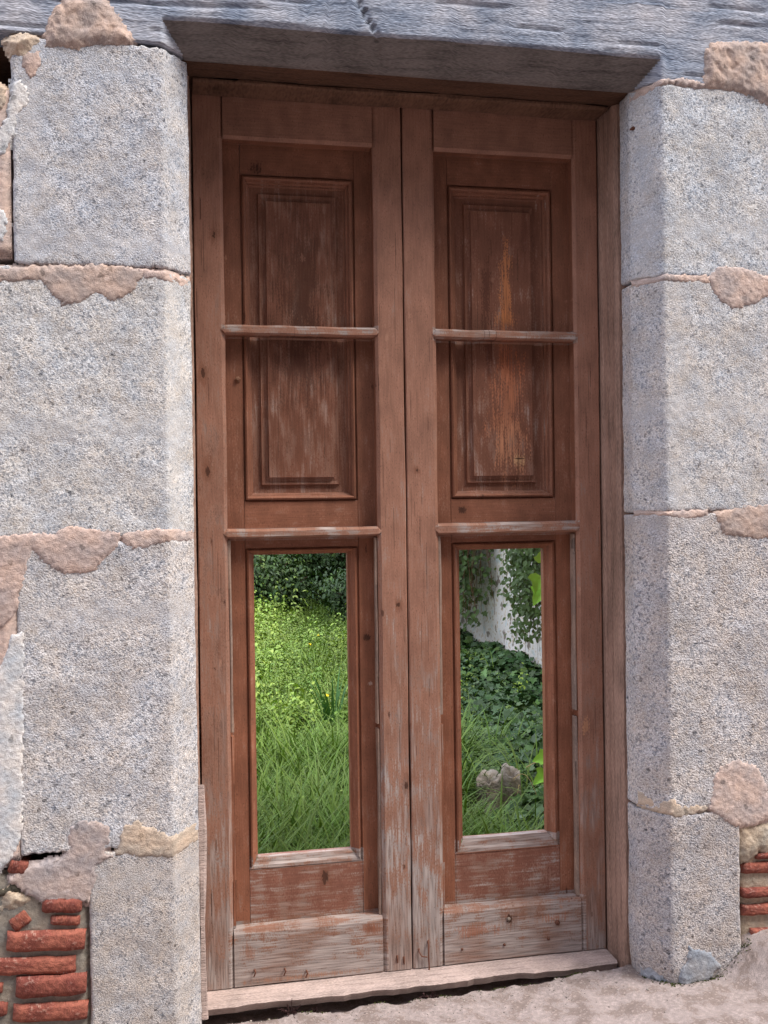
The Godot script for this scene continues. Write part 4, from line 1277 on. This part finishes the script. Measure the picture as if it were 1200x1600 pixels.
# ------------------------------------------------------------------ garden
func leaf_mat(c: Color, back := 0.35, rough_v := 0.5) -> StandardMaterial3D:
	var m := material(c, rough_v)
	m.vertex_color_use_as_albedo = true
	m.cull_mode = BaseMaterial3D.CULL_DISABLED
	m.backlight_enabled = true
	m.backlight = Color(back, back, back * 0.6)
	return m

func garden_y(x: float, z: float) -> float:
	var d := -z
	var y := -0.06 + 0.020 * d + 0.10 * smoothstep(3.0, 8.0, d) * smoothstep(1.2, -1.0, x)
	y += nz_a.get_noise_2d(x * 12.0, z * 12.0) * 0.07 * smoothstep(0.5, 2.0, d)
	y -= 0.05 * smoothstep(1.15, 1.9, x) * smoothstep(1.2, 3.0, d)
	return y

# a narrow arching blade from the base b
func blade(q: Q, b: Vector3, dir: Vector3, ln: float, wd: float, bend: float, seg := 5) -> void:
	var side := dir.cross(Vector3.UP).normalized()
	var k0 := q.v.size()
	for k in seg + 1:
		var f := float(k) / seg
		var h := ln * (f - bend * f * f * 0.62)
		var o := ln * bend * f * f * 0.85 + ln * 0.12 * f
		var p := b + Vector3.UP * h + dir * o
		var w := wd * (1.0 - pow(f, 1.8)) * (0.6 + 0.4 * minf(1.0, f * 5.0)) + 0.0004
		var up := (Vector3.UP * (0.3 + bend * f) - dir * (1.0 - bend * f * 0.5)).normalized()
		var tn := side * w
		q.v.append(p - tn); q.v.append(p + tn)
		q.n.append((up - side * 0.35).normalized()); q.n.append((up + side * 0.35).normalized())
	for k in seg:
		var a := k0 + k * 2
		q.i.append_array(PackedInt32Array([a, a + 3, a + 1, a, a + 2, a + 3]))

# a small leaf of outline pts (x across, y along), folded a little, laid in the frame
func leaf(q: Q, tr: Transform3D, outline: Array, fold := 0.18, droop := 0.15) -> void:
	var k0 := q.v.size()
	var mx := 0.0
	for p in outline: mx = maxf(mx, p.y)
	var up := tr.basis.z.normalized()
	q.v.append(tr * Vector3(0, mx * 0.42, -0.03 * mx)); q.n.append(up)
	for p in outline:
		var z: float = absf(p.x) * fold - droop * p.y * p.y / maxf(mx, 0.001)
		q.v.append(tr * Vector3(p.x, p.y, z))
		q.n.append((up + tr.basis.x.normalized() * (-signf(p.x) * fold)).normalized())
	var n := outline.size()
	for k in n:
		q.i.append_array(PackedInt32Array([k0, k0 + 1 + (k + 1) % n, k0 + 1 + k]))

const OVAL := [Vector2(0, 0), Vector2(0.26, 0.22), Vector2(0.31, 0.48), Vector2(0.2, 0.78), Vector2(0, 1.0), Vector2(-0.2, 0.78), Vector2(-0.31, 0.48), Vector2(-0.26, 0.22)]
const IVY := [Vector2(0, 0), Vector2(0.22, -0.10), Vector2(0.50, 0.06), Vector2(0.36, 0.30), Vector2(0.52, 0.56), Vector2(0.24, 0.60), Vector2(0, 1.0), Vector2(-0.24, 0.60), Vector2(-0.52, 0.56), Vector2(-0.36, 0.30), Vector2(-0.50, 0.06), Vector2(-0.22, -0.10)]
const HEART := [Vector2(0, 0.06), Vector2(0.20, -0.03), Vector2(0.42, 0.16), Vector2(0.40, 0.45), Vector2(0.2, 0.75), Vector2(0, 1.0), Vector2(-0.2, 0.75), Vector2(-0.40, 0.45), Vector2(-0.42, 0.16), Vector2(-0.20, -0.03)]
const BROAD := [Vector2(0, 0), Vector2(0.30, -0.04), Vector2(0.55, 0.20), Vector2(0.62, 0.44), Vector2(0.34, 0.55), Vector2(0.24, 0.78), Vector2(0, 1.05), Vector2(-0.26, 0.78), Vector2(-0.38, 0.55), Vector2(-0.62, 0.42), Vector2(-0.52, 0.18), Vector2(-0.28, -0.04)]

func frame_at(p: Vector3, up: Vector3, along: Vector3, sc: float) -> Transform3D:
	# leaf frame: y along the leaf, z out of its face
	var z := up.normalized()
	var y := (along - z * along.dot(z)).normalized()
	return Transform3D(Basis(y.cross(z), y, z).scaled(Vector3(sc, sc, sc)), p)

func rnd_dir(flat := 1.0) -> Vector3:
	var a := rng.randf() * TAU
	return Vector3(cos(a) * flat, 0, sin(a) * flat)

func tuft_mesh(n: int, ln: float, wd: float) -> ArrayMesh:
	var q := Q.new()
	for k in n:
		var d := rnd_dir()
		blade(q, d * rng.randf() * 0.03, d, ln * rng.randf_range(0.55, 1.1), wd * rng.randf_range(0.7, 1.2), rng.randf_range(0.35, 1.05), 5)
	return commit(q)

func herb_mesh(n: int, h: float, sc: float, outline: Array) -> ArrayMesh:
	# upright stems with whorls of small leaves
	var q := Q.new()
	for k in n:
		var d := rnd_dir() * rng.randf_range(0.1, 0.5)
		var b := rnd_dir() * rng.randf() * 0.05
		var hh := h * rng.randf_range(0.5, 1.1)
		var top := b + (Vector3.UP + d).normalized() * hh
		for m in 7:
			var f := (m + 1.0) / 7.0
			var p := b.lerp(top, f)
			for w in 3:
				var dd := rnd_dir()
				leaf(q, frame_at(p, Vector3.UP + dd * rng.randf_range(0.0, 0.8) + rnd_dir() * 0.3, dd + Vector3.UP * rng.randf_range(-0.1, 0.6), sc * rng.randf_range(0.6, 1.15) * (1.15 - 0.5 * f)), outline, 0.25, 0.25)
	return commit(q)

func scatter(called: String, mesh: Mesh, m: Material, xf: Array, cols: PackedColorArray, parent: Node, label := "", category := "") -> void:
	var mm := MultiMesh.new()
	mm.transform_format = MultiMesh.TRANSFORM_3D
	mm.use_colors = true
	mm.mesh = mesh
	mm.instance_count = xf.size()
	for k in xf.size():
		mm.set_instance_transform(k, xf[k])
		mm.set_instance_color(k, cols[k])
	var o := MultiMeshInstance3D.new()
	o.name = called
	o.multimesh = mm
	o.material_override = m
	if parent != self: o.position = -(parent as Node3D).position
	parent.add_child(o, true)
	tag(o, label, category, "", "stuff")

func tint(c: Color, v: float) -> Color:
	var k := 1.0 + rng.randf_range(-v, v)
	return Color(c.r * k * (1.0 + rng.randf_range(-0.12, 0.12)), c.g * k, c.b * k * (1.0 + rng.randf_range(-0.15, 0.15)))

func build_garden() -> void:
	var r := func(a: float, b: float) -> float: return rng.randf_range(a, b)
	# soil
	var nu := 90
	var nv := 110
	var P := PackedVector3Array()
	var T := PackedVector2Array()
	for j in nv:
		for i in nu:
			var x := lerpf(-5.0, 3.0, float(i) / (nu - 1))
			var z := lerpf(-0.30, -12.0, float(j) / (nv - 1))
			P.append(Vector3(x, garden_y(x, z) if j > 0 else -0.15, z)); T.append(Vector2(x, z))
	var so := part("garden_ground", grid(nu, nv, P, T), M.soil, self)
	tag(so, "", "", "", "structure")

	# walls round the garden
	var gw := thing("garden_wall", Vector3(2.1, 0, -4.6), "peeling whitewashed garden wall seen through the door leaf with the scraped panel", "wall")
	var Pw := PackedVector3Array()
	var Tw := PackedVector2Array()
	for j in 46:
		for i in 90:
			var z := lerpf(-9.2, -0.26, i / 89.0)
			var y := lerpf(-0.1, 2.7, j / 45.0)
			var off := nz_a.get_noise_2d(z * 25.0, y * 25.0) * 0.03 + nz_b.get_noise_2d(z * 120.0, y * 120.0) * 0.008
			Pw.append(Vector3(1.98 + off, y, z)); Tw.append(Vector2(z, y))
	part("plaster", grid(90, 46, Pw, Tw), M.white_wall, gw)
	var qb := Q.new()
	box(qb, Vector3(2.04, -0.1, -9.2), Vector3(2.3, 2.72, -0.26))
	part("masonry", commit(qb), M.dark_stone, gw)
	var bw := thing("back_wall", Vector3(-1.0, 0, -11.2), "dark stone wall behind the bushes at the garden's end", "wall")
	var q2 := Q.new()
	box(q2, Vector3(-5.5, -0.1, -11.5), Vector3(2.4, 2.2, -11.1))
	part("masonry", commit(q2), M.dark_stone, bw)

	M.grass = leaf_mat(Color(1, 1, 1), 0.5, 0.42)
	M.herb = leaf_mat(Color(1, 1, 1), 0.5, 0.5)
	M.ivy = leaf_mat(Color(1, 1, 1), 0.3, 0.38)
	var c_grass := Color(0.120, 0.215, 0.04)
	var c_herb := Color(0.225, 0.335, 0.062)
	var c_ivy := Color(0.050, 0.105, 0.036)

	# long grass
	var tufts := [tuft_mesh(8, 0.36, 0.0056), tuft_mesh(7, 0.46, 0.0070), tuft_mesh(10, 0.25, 0.0042)]
	var tx := [[], [], []]
	var tc := [PackedColorArray(), PackedColorArray(), PackedColorArray()]
	for k in 50000:
		var x: float = r.call(-4.0, 1.9)
		var z: float = -0.45 - pow(rng.randf(), 1.7) * 8.6
		var view := absf(x - (0.03 + (-z) * 0.075)) < 0.9
		if not view and rng.randf() < 0.72: continue
		var right := smoothstep(0.42, 0.77, x - 0.07 * -z + nz_a.get_noise_2d(x * 30.0, z * 30.0) * 0.3)
		if rng.randf() < right * 0.93: continue
		if Vector2(x - 0.70, z + 1.33).length() < 0.27: continue
		var herb_zone := smoothstep(-2.6, -3.8, z)
		if rng.randf() < herb_zone * 0.25: continue
		var v := rng.randi() % 3
		var s: float = r.call(0.55, 1.0) * (1.0 if z > -2.6 else 0.85)
		tx[v].append(Transform3D(Basis(Vector3.UP, rng.randf() * TAU).scaled(Vector3(s, s * r.call(0.7, 1.1), s)), Vector3(x, garden_y(x, z) - 0.01, z)))
		tc[v].append(tint(c_grass.lerp(c_herb, herb_zone * 0.5 + rng.randf() * 0.25), 0.3))
	for v in 3: scatter("grass", tufts[v], M.grass, tx[v], tc[v], self, ["medium green grass blades filling the garden beyond the doors", "longest arching grass blades of the garden lawn", "short fine grass between the longer blades"][v], "grass")
	# leafy ground cover
	var herbs := [herb_mesh(6, 0.16, 0.030, OVAL), herb_mesh(5, 0.24, 0.024, OVAL), herb_mesh(6, 0.10, 0.036, HEART)]
	var hx := [[], [], []]
	var hc := [PackedColorArray(), PackedColorArray(), PackedColorArray()]
	for k in 20000:
		var x: float = r.call(-4.0, 1.9)
		var z: float = -0.45 - pow(rng.randf(), 0.85) * 8.9
		var view := absf(x - (0.03 + (-z) * 0.075)) < 0.9
		if not view and rng.randf() < 0.7: continue
		var right := smoothstep(0.50, 0.85, x - 0.07 * -z + nz_a.get_noise_2d(x * 30.0, z * 30.0) * 0.3)
		if rng.randf() < right * 0.80: continue
		if Vector2(x - 0.70, z + 1.33).length() < 0.27: continue
		if z > -2.8 and rng.randf() < 0.72: continue
		var v := rng.randi() % 3
		var patch := nz_b.get_noise_2d(x * 16.0, z * 12.0)
		var s: float = r.call(0.55, 1.0) * (1.0 + 0.7 * maxf(0.0, patch + 0.2)) * (1.0 if rng.randf() < 0.9 else 1.6)
		if z > -3.0: s = minf(s, 0.75)
		hx[v].append(Transform3D(Basis(Vector3.UP, rng.randf() * TAU).scaled(Vector3(s, s, s)), Vector3(x, garden_y(x, z), z)))
		hc[v].append(tint(c_herb.lerp(c_grass, clampf((0.55 if z > -2.6 else 0.1) + rng.randf() * 0.3 - patch * 0.7, -0.15, 1.1)), 0.38))
	for v in 3: scatter("ground_cover", herbs[v], M.herb, hx[v], hc[v], self, ["bright yellow-green leafy ground cover between the grass", "taller leafy weeds standing out of the lawn", "low round-leaved weeds under the grass"][v], "ground cover")
	# ivy over the bank at the foot of the white wall
	var iv := Q.new()
	for k in 7:
		var d := rnd_dir()
		leaf(iv, frame_at(d * rng.randf() * 0.07 + Vector3(0, rng.randf() * 0.05, 0), Vector3.UP + rnd_dir() * 0.6, d, rng.randf_range(0.036, 0.06)), IVY, 0.15, 0.2)
	var ivm := commit(iv)
	var ix := []
	var ic := PackedColorArray()
	for k in 34000:
		var x: float = r.call(0.3, 2.0)
		var z: float = -0.5 - pow(rng.randf(), 1.3) * 8.5
		var right := smoothstep(0.42, 0.77, x - 0.07 * -z + nz_a.get_noise_2d(x * 30.0, z * 30.0) * 0.3)
		if rng.randf() > right: continue
		var hump: float = 0.04 + 0.07 * (nz_a.get_noise_2d(x * 40.0 + 50.0, z * 40.0) * 0.5 + 0.5) * smoothstep(1.0, 1.5, x) + 0.10 * smoothstep(1.7, 1.98, x)
		var y: float = garden_y(x, z) + hump * sqrt(rng.randf())
		if Vector2(x - 0.77, z + 1.50).length() < 0.16: continue
		var up := (Vector3.UP + Vector3(r.call(-0.9, 0.3), 0, r.call(-0.2, 0.9)))
		var s: float = r.call(0.7, 1.25)
		var bs := frame_at(Vector3.ZERO, rnd_dir(), up, 1.0).basis
		ix.append(Transform3D((bs * Basis(Vector3.UP, rng.randf() * TAU)).scaled(Vector3(s, s, s)), Vector3(x, y, z)))
		var bright := 0.0 if rng.randf() < 0.65 else rng.randf()
		ic.append(tint(c_ivy.lerp(Color(0.10, 0.19, 0.045), bright), 0.35))
	scatter("ivy_cover", ivm, M.ivy, ix, ic, self, "dark glossy ivy covering the bank below the white wall", "ivy")

	shrubs(r)
	vines(r)
	stump_and_flowers(r)

func shrubs(r: Callable) -> void:
	var lf := Q.new()
	for k in 9:
		var d := rnd_dir()
		leaf(lf, frame_at(d * 0.05 * rng.randf() + Vector3(0, rng.randf() * 0.06, 0), Vector3.UP * 0.9 + d * 0.5, d, rng.randf_range(0.026, 0.046)), OVAL, 0.2, 0.3)
	var lm := commit(lf)
	var spec := [[-2.6, -8.8, 1.0, 1.7, "leftmost tall bush at the end of the garden"], [-1.2, -9.2, 1.0, 1.8, "tall dark bush second from the left at the garden's end"], [0.05, -8.9, 0.75, 1.6, "dark bramble bush behind the bright grass, left of the leafy arching bush"], [0.85, -9.4, 0.8, 1.9, "deep dark bush in the middle of the grassy view's top"], [1.35, -8.6, 0.5, 1.6, "arching leafy bush at the upper right of the grassy view"], [0.35, -8.0, 0.42, 0.85, "low leafy bramble in front of the dark bushes"], [1.2, -7.4, 0.4, 0.62, "small dark green bush low at right of the grassy view"]]
	for e in spec:
		var at := Vector3(e[0], garden_y(e[0], e[1]), e[1])
		var t := thing("shrub", at, e[4], "bush", "bushes at the end of the garden")
		var qs := Q.new()
		var xf := []
		var cs := PackedColorArray()
		var arms := []
		for k in 22:
			var d: Vector3 = rnd_dir() * r.call(0.2, 0.9)
			var h: float = e[3] * r.call(0.45, 1.0)
			var a: Vector3 = at + d * 0.15
			var b := at + Vector3(d.x * e[2] * 0.6, h * 0.7, d.z * e[2] * 0.6)
			var c := at + Vector3(d.x * e[2] * 1.2, h * r.call(0.7, 1.0), d.z * e[2] * 1.2)
			var pts := []
			for m in 9:
				var f := m / 8.0
				pts.append(a.lerp(b, f).lerp(b.lerp(c, f), f) + Vector3(r.call(-1, 1), r.call(-1, 1), r.call(-1, 1)) * 0.025)
			tube_into(qs, pts, 0.010, 0.003, 5)
			arms.append(pts)
		part("stem", commit(qs), M.bark, t)
		for k in int(2000 * e[2] + 400 * e[3]):
			var pts: Array = arms[rng.randi() % arms.size()]
			var p: Vector3 = pts[1 + rng.randi() % 8] + Vector3(r.call(-1, 1), r.call(-0.8, 0.8), r.call(-1, 1)) * (0.22 if e[3] > 1.0 else 0.13)
			if rng.randf() < 0.25: p.y = at.y + r.call(0.0, 0.6)
			var out := (p - at - Vector3(0, e[3] * 0.4, 0)).normalized()
			var s: float = r.call(0.7, 1.25)
			xf.append(Transform3D(frame_at(Vector3.ZERO, rnd_dir(), Vector3.UP * 0.8 + out, 1.0).basis.scaled(Vector3(s, s, s)), p))
			var light := 0.0 if rng.randf() < 0.6 else rng.randf()
			cs.append(tint(Color(0.040, 0.082, 0.026).lerp(Color(0.115, 0.195, 0.045), light * light), 0.35))
		scatter("foliage", lm, M.herb, xf, cs, t)

func vines(r: Callable) -> void:
	# curtain of old vines over the far part of the white wall
	var t := thing("hanging_vine", Vector3(1.9, 2.6, -6.2), "curtain of brown hanging vine stems left of the white wall", "vine")
	var qs := Q.new()
	var ql := Q.new()
	for k in 260:
		var z: float = r.call(-5.25, -7.4)
		var x: float = 1.94 - absf(rng.randfn()) * 0.14 - 0.16 * smoothstep(-5.2, -6.0, z)
		var y: float = r.call(1.5, 2.9)
		var pts := []
		var n := 12
		var low: float = r.call(0.35, 1.0)
		var sway := Vector3(r.call(-0.2, 0.08), 0, r.call(-0.2, 0.2))
		for m in n:
			var f := float(m) / (n - 1)
			pts.append(Vector3(x, lerpf(y, low, f), z) + sway * f * f + Vector3(r.call(-1, 1), 0, r.call(-1, 1)) * 0.018)
		tube_into(qs, pts, r.call(0.003, 0.006), 0.002, 4)
		for m in 44:
			if z > -5.5 and rng.randf() < 0.3: continue
			var p: Vector3 = (pts[rng.randi() % n] as Vector3) + Vector3(r.call(-1, 0.3), r.call(-1, 1), r.call(-1, 1)) * 0.10
			leaf(ql, frame_at(p, Vector3(r.call(-1, 0.2), r.call(0.2, 1), r.call(0, 1)), Vector3(r.call(-0.5, 0.5), -0.6, r.call(-0.5, 0.5)), r.call(0.03, 0.06)), IVY if m % 2 else OVAL)
	part("stem", commit(qs), M.vine_stem, t)
	part("foliage", commit(ql), M.vine_leaf, t, "stuff")
	# sprays hanging before the white wall
	var spots := [[1.90, -4.45, 2.6, 0.55, 40, "leafy vine spray hanging before the white wall with one long bare strand"], [1.86, -4.02, 2.7, 0.25, 420, "dense leafy vine hanging before the white wall at the opening's right edge"], [1.92, -4.75, 2.6, 1.20, 30, "short vine spray at the top of the white wall"]]
	for e in spots:
		var v := thing("hanging_vine", Vector3(e[0], e[2], e[1]), e[5], "vine")
		var s2 := Q.new()
		var l2 := Q.new()
		for k in 5 if e[4] < 100 else 14:
			var pts := []
			var dx: float = r.call(-0.10, 0.04)
			var dz: float = r.call(-0.22, 0.22)
			for m in 12:
				var f := m / 11.0
				pts.append(Vector3(e[0] + dx * f, lerpf(e[2], e[3] + r.call(0.0, 0.03) + (0.0 if k == 0 else absf(dz) * 2.2), f), e[1] + dz * minf(1.0, f * 2.0)) + Vector3(r.call(-1, 1), 0, r.call(-1, 1)) * 0.010)
			tube_into(s2, pts, 0.003, 0.0012, 4)
			for m in e[4]:
				var f := pow(rng.randf(), 1.0)
				var pp: Vector3 = pts[int(f * 11.0)]
				if k == 0 and pp.y < 1.05 and rng.randf() < 0.75: continue
				pp += Vector3(r.call(-1, 0.6), r.call(-1, 1), r.call(-1, 1)) * (0.07 if e[4] < 100 else 0.13)
				leaf(l2, frame_at(pp, Vector3(r.call(-1, 0.2), r.call(0.0, 1), r.call(0, 1)), Vector3(r.call(-0.6, 0.6), -0.7, r.call(-0.6, 0.6)), r.call(0.025, 0.05)), OVAL)
		part("stem", commit(s2), M.vine_stem, v)
		part("foliage", commit(l2), M.vine_leaf, v, "stuff")
	# large bright leaves of a vine just behind the door
	var b := thing("climbing_vine", Vector3(0.56, -0.1, -0.32), "large bright green vine leaves just behind the scraped leaf's lower opening", "vine")
	var sp := []
	for k in 22: sp.append(Vector3(0.575 + nz_b.get_noise_1d(k * 9.0) * 0.02, -0.1 + k * 0.075, -0.33 + nz_c.get_noise_1d(k * 7.0) * 0.02))
	part("stem", tube(sp, 0.005, 0.003, 6), M.vine_stem, b)
	for e in [[0.545, 1.150, 0.058, -0.45, -0.9, 0.5], [0.560, 1.100, 0.064, -0.75, -0.6, 0.9], [0.552, 1.195, 0.045, -0.2, 0.9, 0.2], [0.560, 0.520, 0.050, -0.9, 0.45, 0.7], [0.562, 0.462, 0.056, -0.85, 0.1, 0.9], [0.60, 0.85, 0.06, 0.8, 0.2, 0.4], [0.60, 1.42, 0.06, 0.5, -0.6, 0.5], [0.60, 0.66, 0.05, 0.7, -0.3, 0.4]]:
		var q := Q.new()
		var p := Vector3(e[0], e[1], -0.34)
		var tr := frame_at(p, Vector3(-0.35, e[5], 0.7), Vector3(e[3], e[4], 0.25), e[2])
		leaf(q, tr, BROAD, 0.5, 0.35)
		var lf := part("leaf", commit(q), M.bright_leaf, b)
		for v in [Vector2(0, 0.95), Vector2(0.5, 0.40), Vector2(-0.5, 0.38), Vector2(0.24, 0.7), Vector2(-0.26, 0.7)]:
			part("vein", tube([tr * Vector3(0, 0.02, 0.006), tr * Vector3(v.x * 0.5, v.y * 0.5, absf(v.x) * 0.25 - 0.05), tr * Vector3(v.x, v.y, absf(v.x) * 0.5 - 0.35 * v.y * v.y + 0.01)], 0.0009, 0.0005, 4), M.vein, lf)
		part("leaf_stalk", tube([Vector3(0.575, e[1] + 0.03, -0.335), p], 0.0014, 0.001, 5), M.bright_leaf, b)

func stump_and_flowers(r: Callable) -> void:
	var c := Vector3(0.77, 0, -1.55)
	c.y = garden_y(c.x, c.z)
	var t := thing("tree_stump", c, "split grey dead tree stump standing in the ivy and grass", "stump")
	for e in [[-0.036, 0.0, 0.066, 0.150, -0.10, 0.045], [0.050, 0.012, 0.050, 0.180, 0.12, 0.05]]:
		var nu := 29
		var nv := 18
		var P := PackedVector3Array()
		var T := PackedVector2Array()
		for j in nv + 3:
			for i in nu:
				var a := -TAU * i / (nu - 1)
				var f := minf(1.0, float(j) / nv)
				var ca := Vector2(cos(a), sin(a))
				var rr: float = e[2] * (1.25 - 0.35 * f) * (1.0 + nz_a.get_noise_3d(ca.x * 14.0, ca.y * 14.0, f * 12.0 + e[0] * 100.0) * 0.28)
				if j > nv: rr *= 0.55 - 0.27 * (j - nv)
				var top: float = e[3] * (1.0 + nz_a.get_noise_2d(ca.x * 34.0 + e[0] * 300.0, ca.y * 34.0) * 0.16 - ca.y * 0.10 + ca.x * signf(e[0]) * -0.12)
				var y := -0.04 + (top + 0.04) * f - (0.02 * (j - nv) if j > nv else 0.0)
				P.append(c + Vector3(e[0] + ca.x * rr + e[4] * y * 0.6, y, e[1] + ca.y * rr * 0.8))
				T.append(Vector2(i * 0.05, f * 0.3))
		part("split_trunk", grid(nu, nv + 3, P, T), M.stump, t)
	# dry stalks bent over it
	for k in 3:
		var a := c + Vector3(r.call(-0.05, 0.12), 0.20 - 0.05 * k, 0.06)
		var st := thing("dry_stalk", a, ["pale dry stalk bending from the stump's top to the right", "pale dry stalk lying low right of the stump", "short pale dry stalk before the split in the stump"][k], "stalk", "dry stalks at the stump")
		var pts := []
		for m in 8:
			var f := m / 7.0
			pts.append(a + Vector3((0.22 - 0.1 * (k % 2)) * f * (1 if k < 2 else -0.2), 0.05 * sin(f * PI) - 0.16 * f * f, 0.05 * f))
		part("stalk", tube(pts, 0.0022, 0.0012, 5), M.straw, st)
	# sword-leaved plant among the grass
	var ip := Vector3(0.26, 0, -3.25)
	ip.y = garden_y(ip.x, ip.z)
	var it := thing("iris_plant", ip, "clump of upright blue-green sword leaves in the grass", "plant")
	for k in 13:
		var q := Q.new()
		var d := rnd_dir()
		blade(q, ip + d * rng.randf() * 0.07, d, r.call(0.3, 0.48), 0.012, r.call(0.05, 0.35), 6)
		for m in q.v.size(): q.c.append(Color(0.06, 0.16, 0.05))
		part("leaf", commit(q), M.grass, it)
	# yellow flowers
	for e in [[0.225, -3.35, 0.24, "yellow flower in the middle of the lawn beside the sword leaves"], [0.50, -5.7, 0.22, "farthest yellow flower in the lawn near the bushes"], [0.36, -5.2, 0.22, "pale yellow flower in the upper part of the lawn"]]:
		var a := Vector3(e[0], garden_y(e[0], e[1]), e[1])
		var top := a + Vector3(0.01, e[2], 0.02)
		var fl := thing("yellow_flower", a, e[3], "flower", "yellow flowers in the lawn")
		part("stem", tube([a, a.lerp(top, 0.5) + Vector3(0.008, 0, 0), top], 0.002, 0.0015, 5), M.bright_leaf, fl)
		for k in 6:
			var q := Q.new()
			var d := Vector3(cos(TAU * k / 6.0), 0.25, sin(TAU * k / 6.0))
			leaf(q, frame_at(top, Vector3.UP * 0.8 + Vector3(0, 0, 0.6) - d * 0.2, d, 0.014), OVAL, 0.1, 0.1)
			part("petal", commit(q), M.petal, fl)
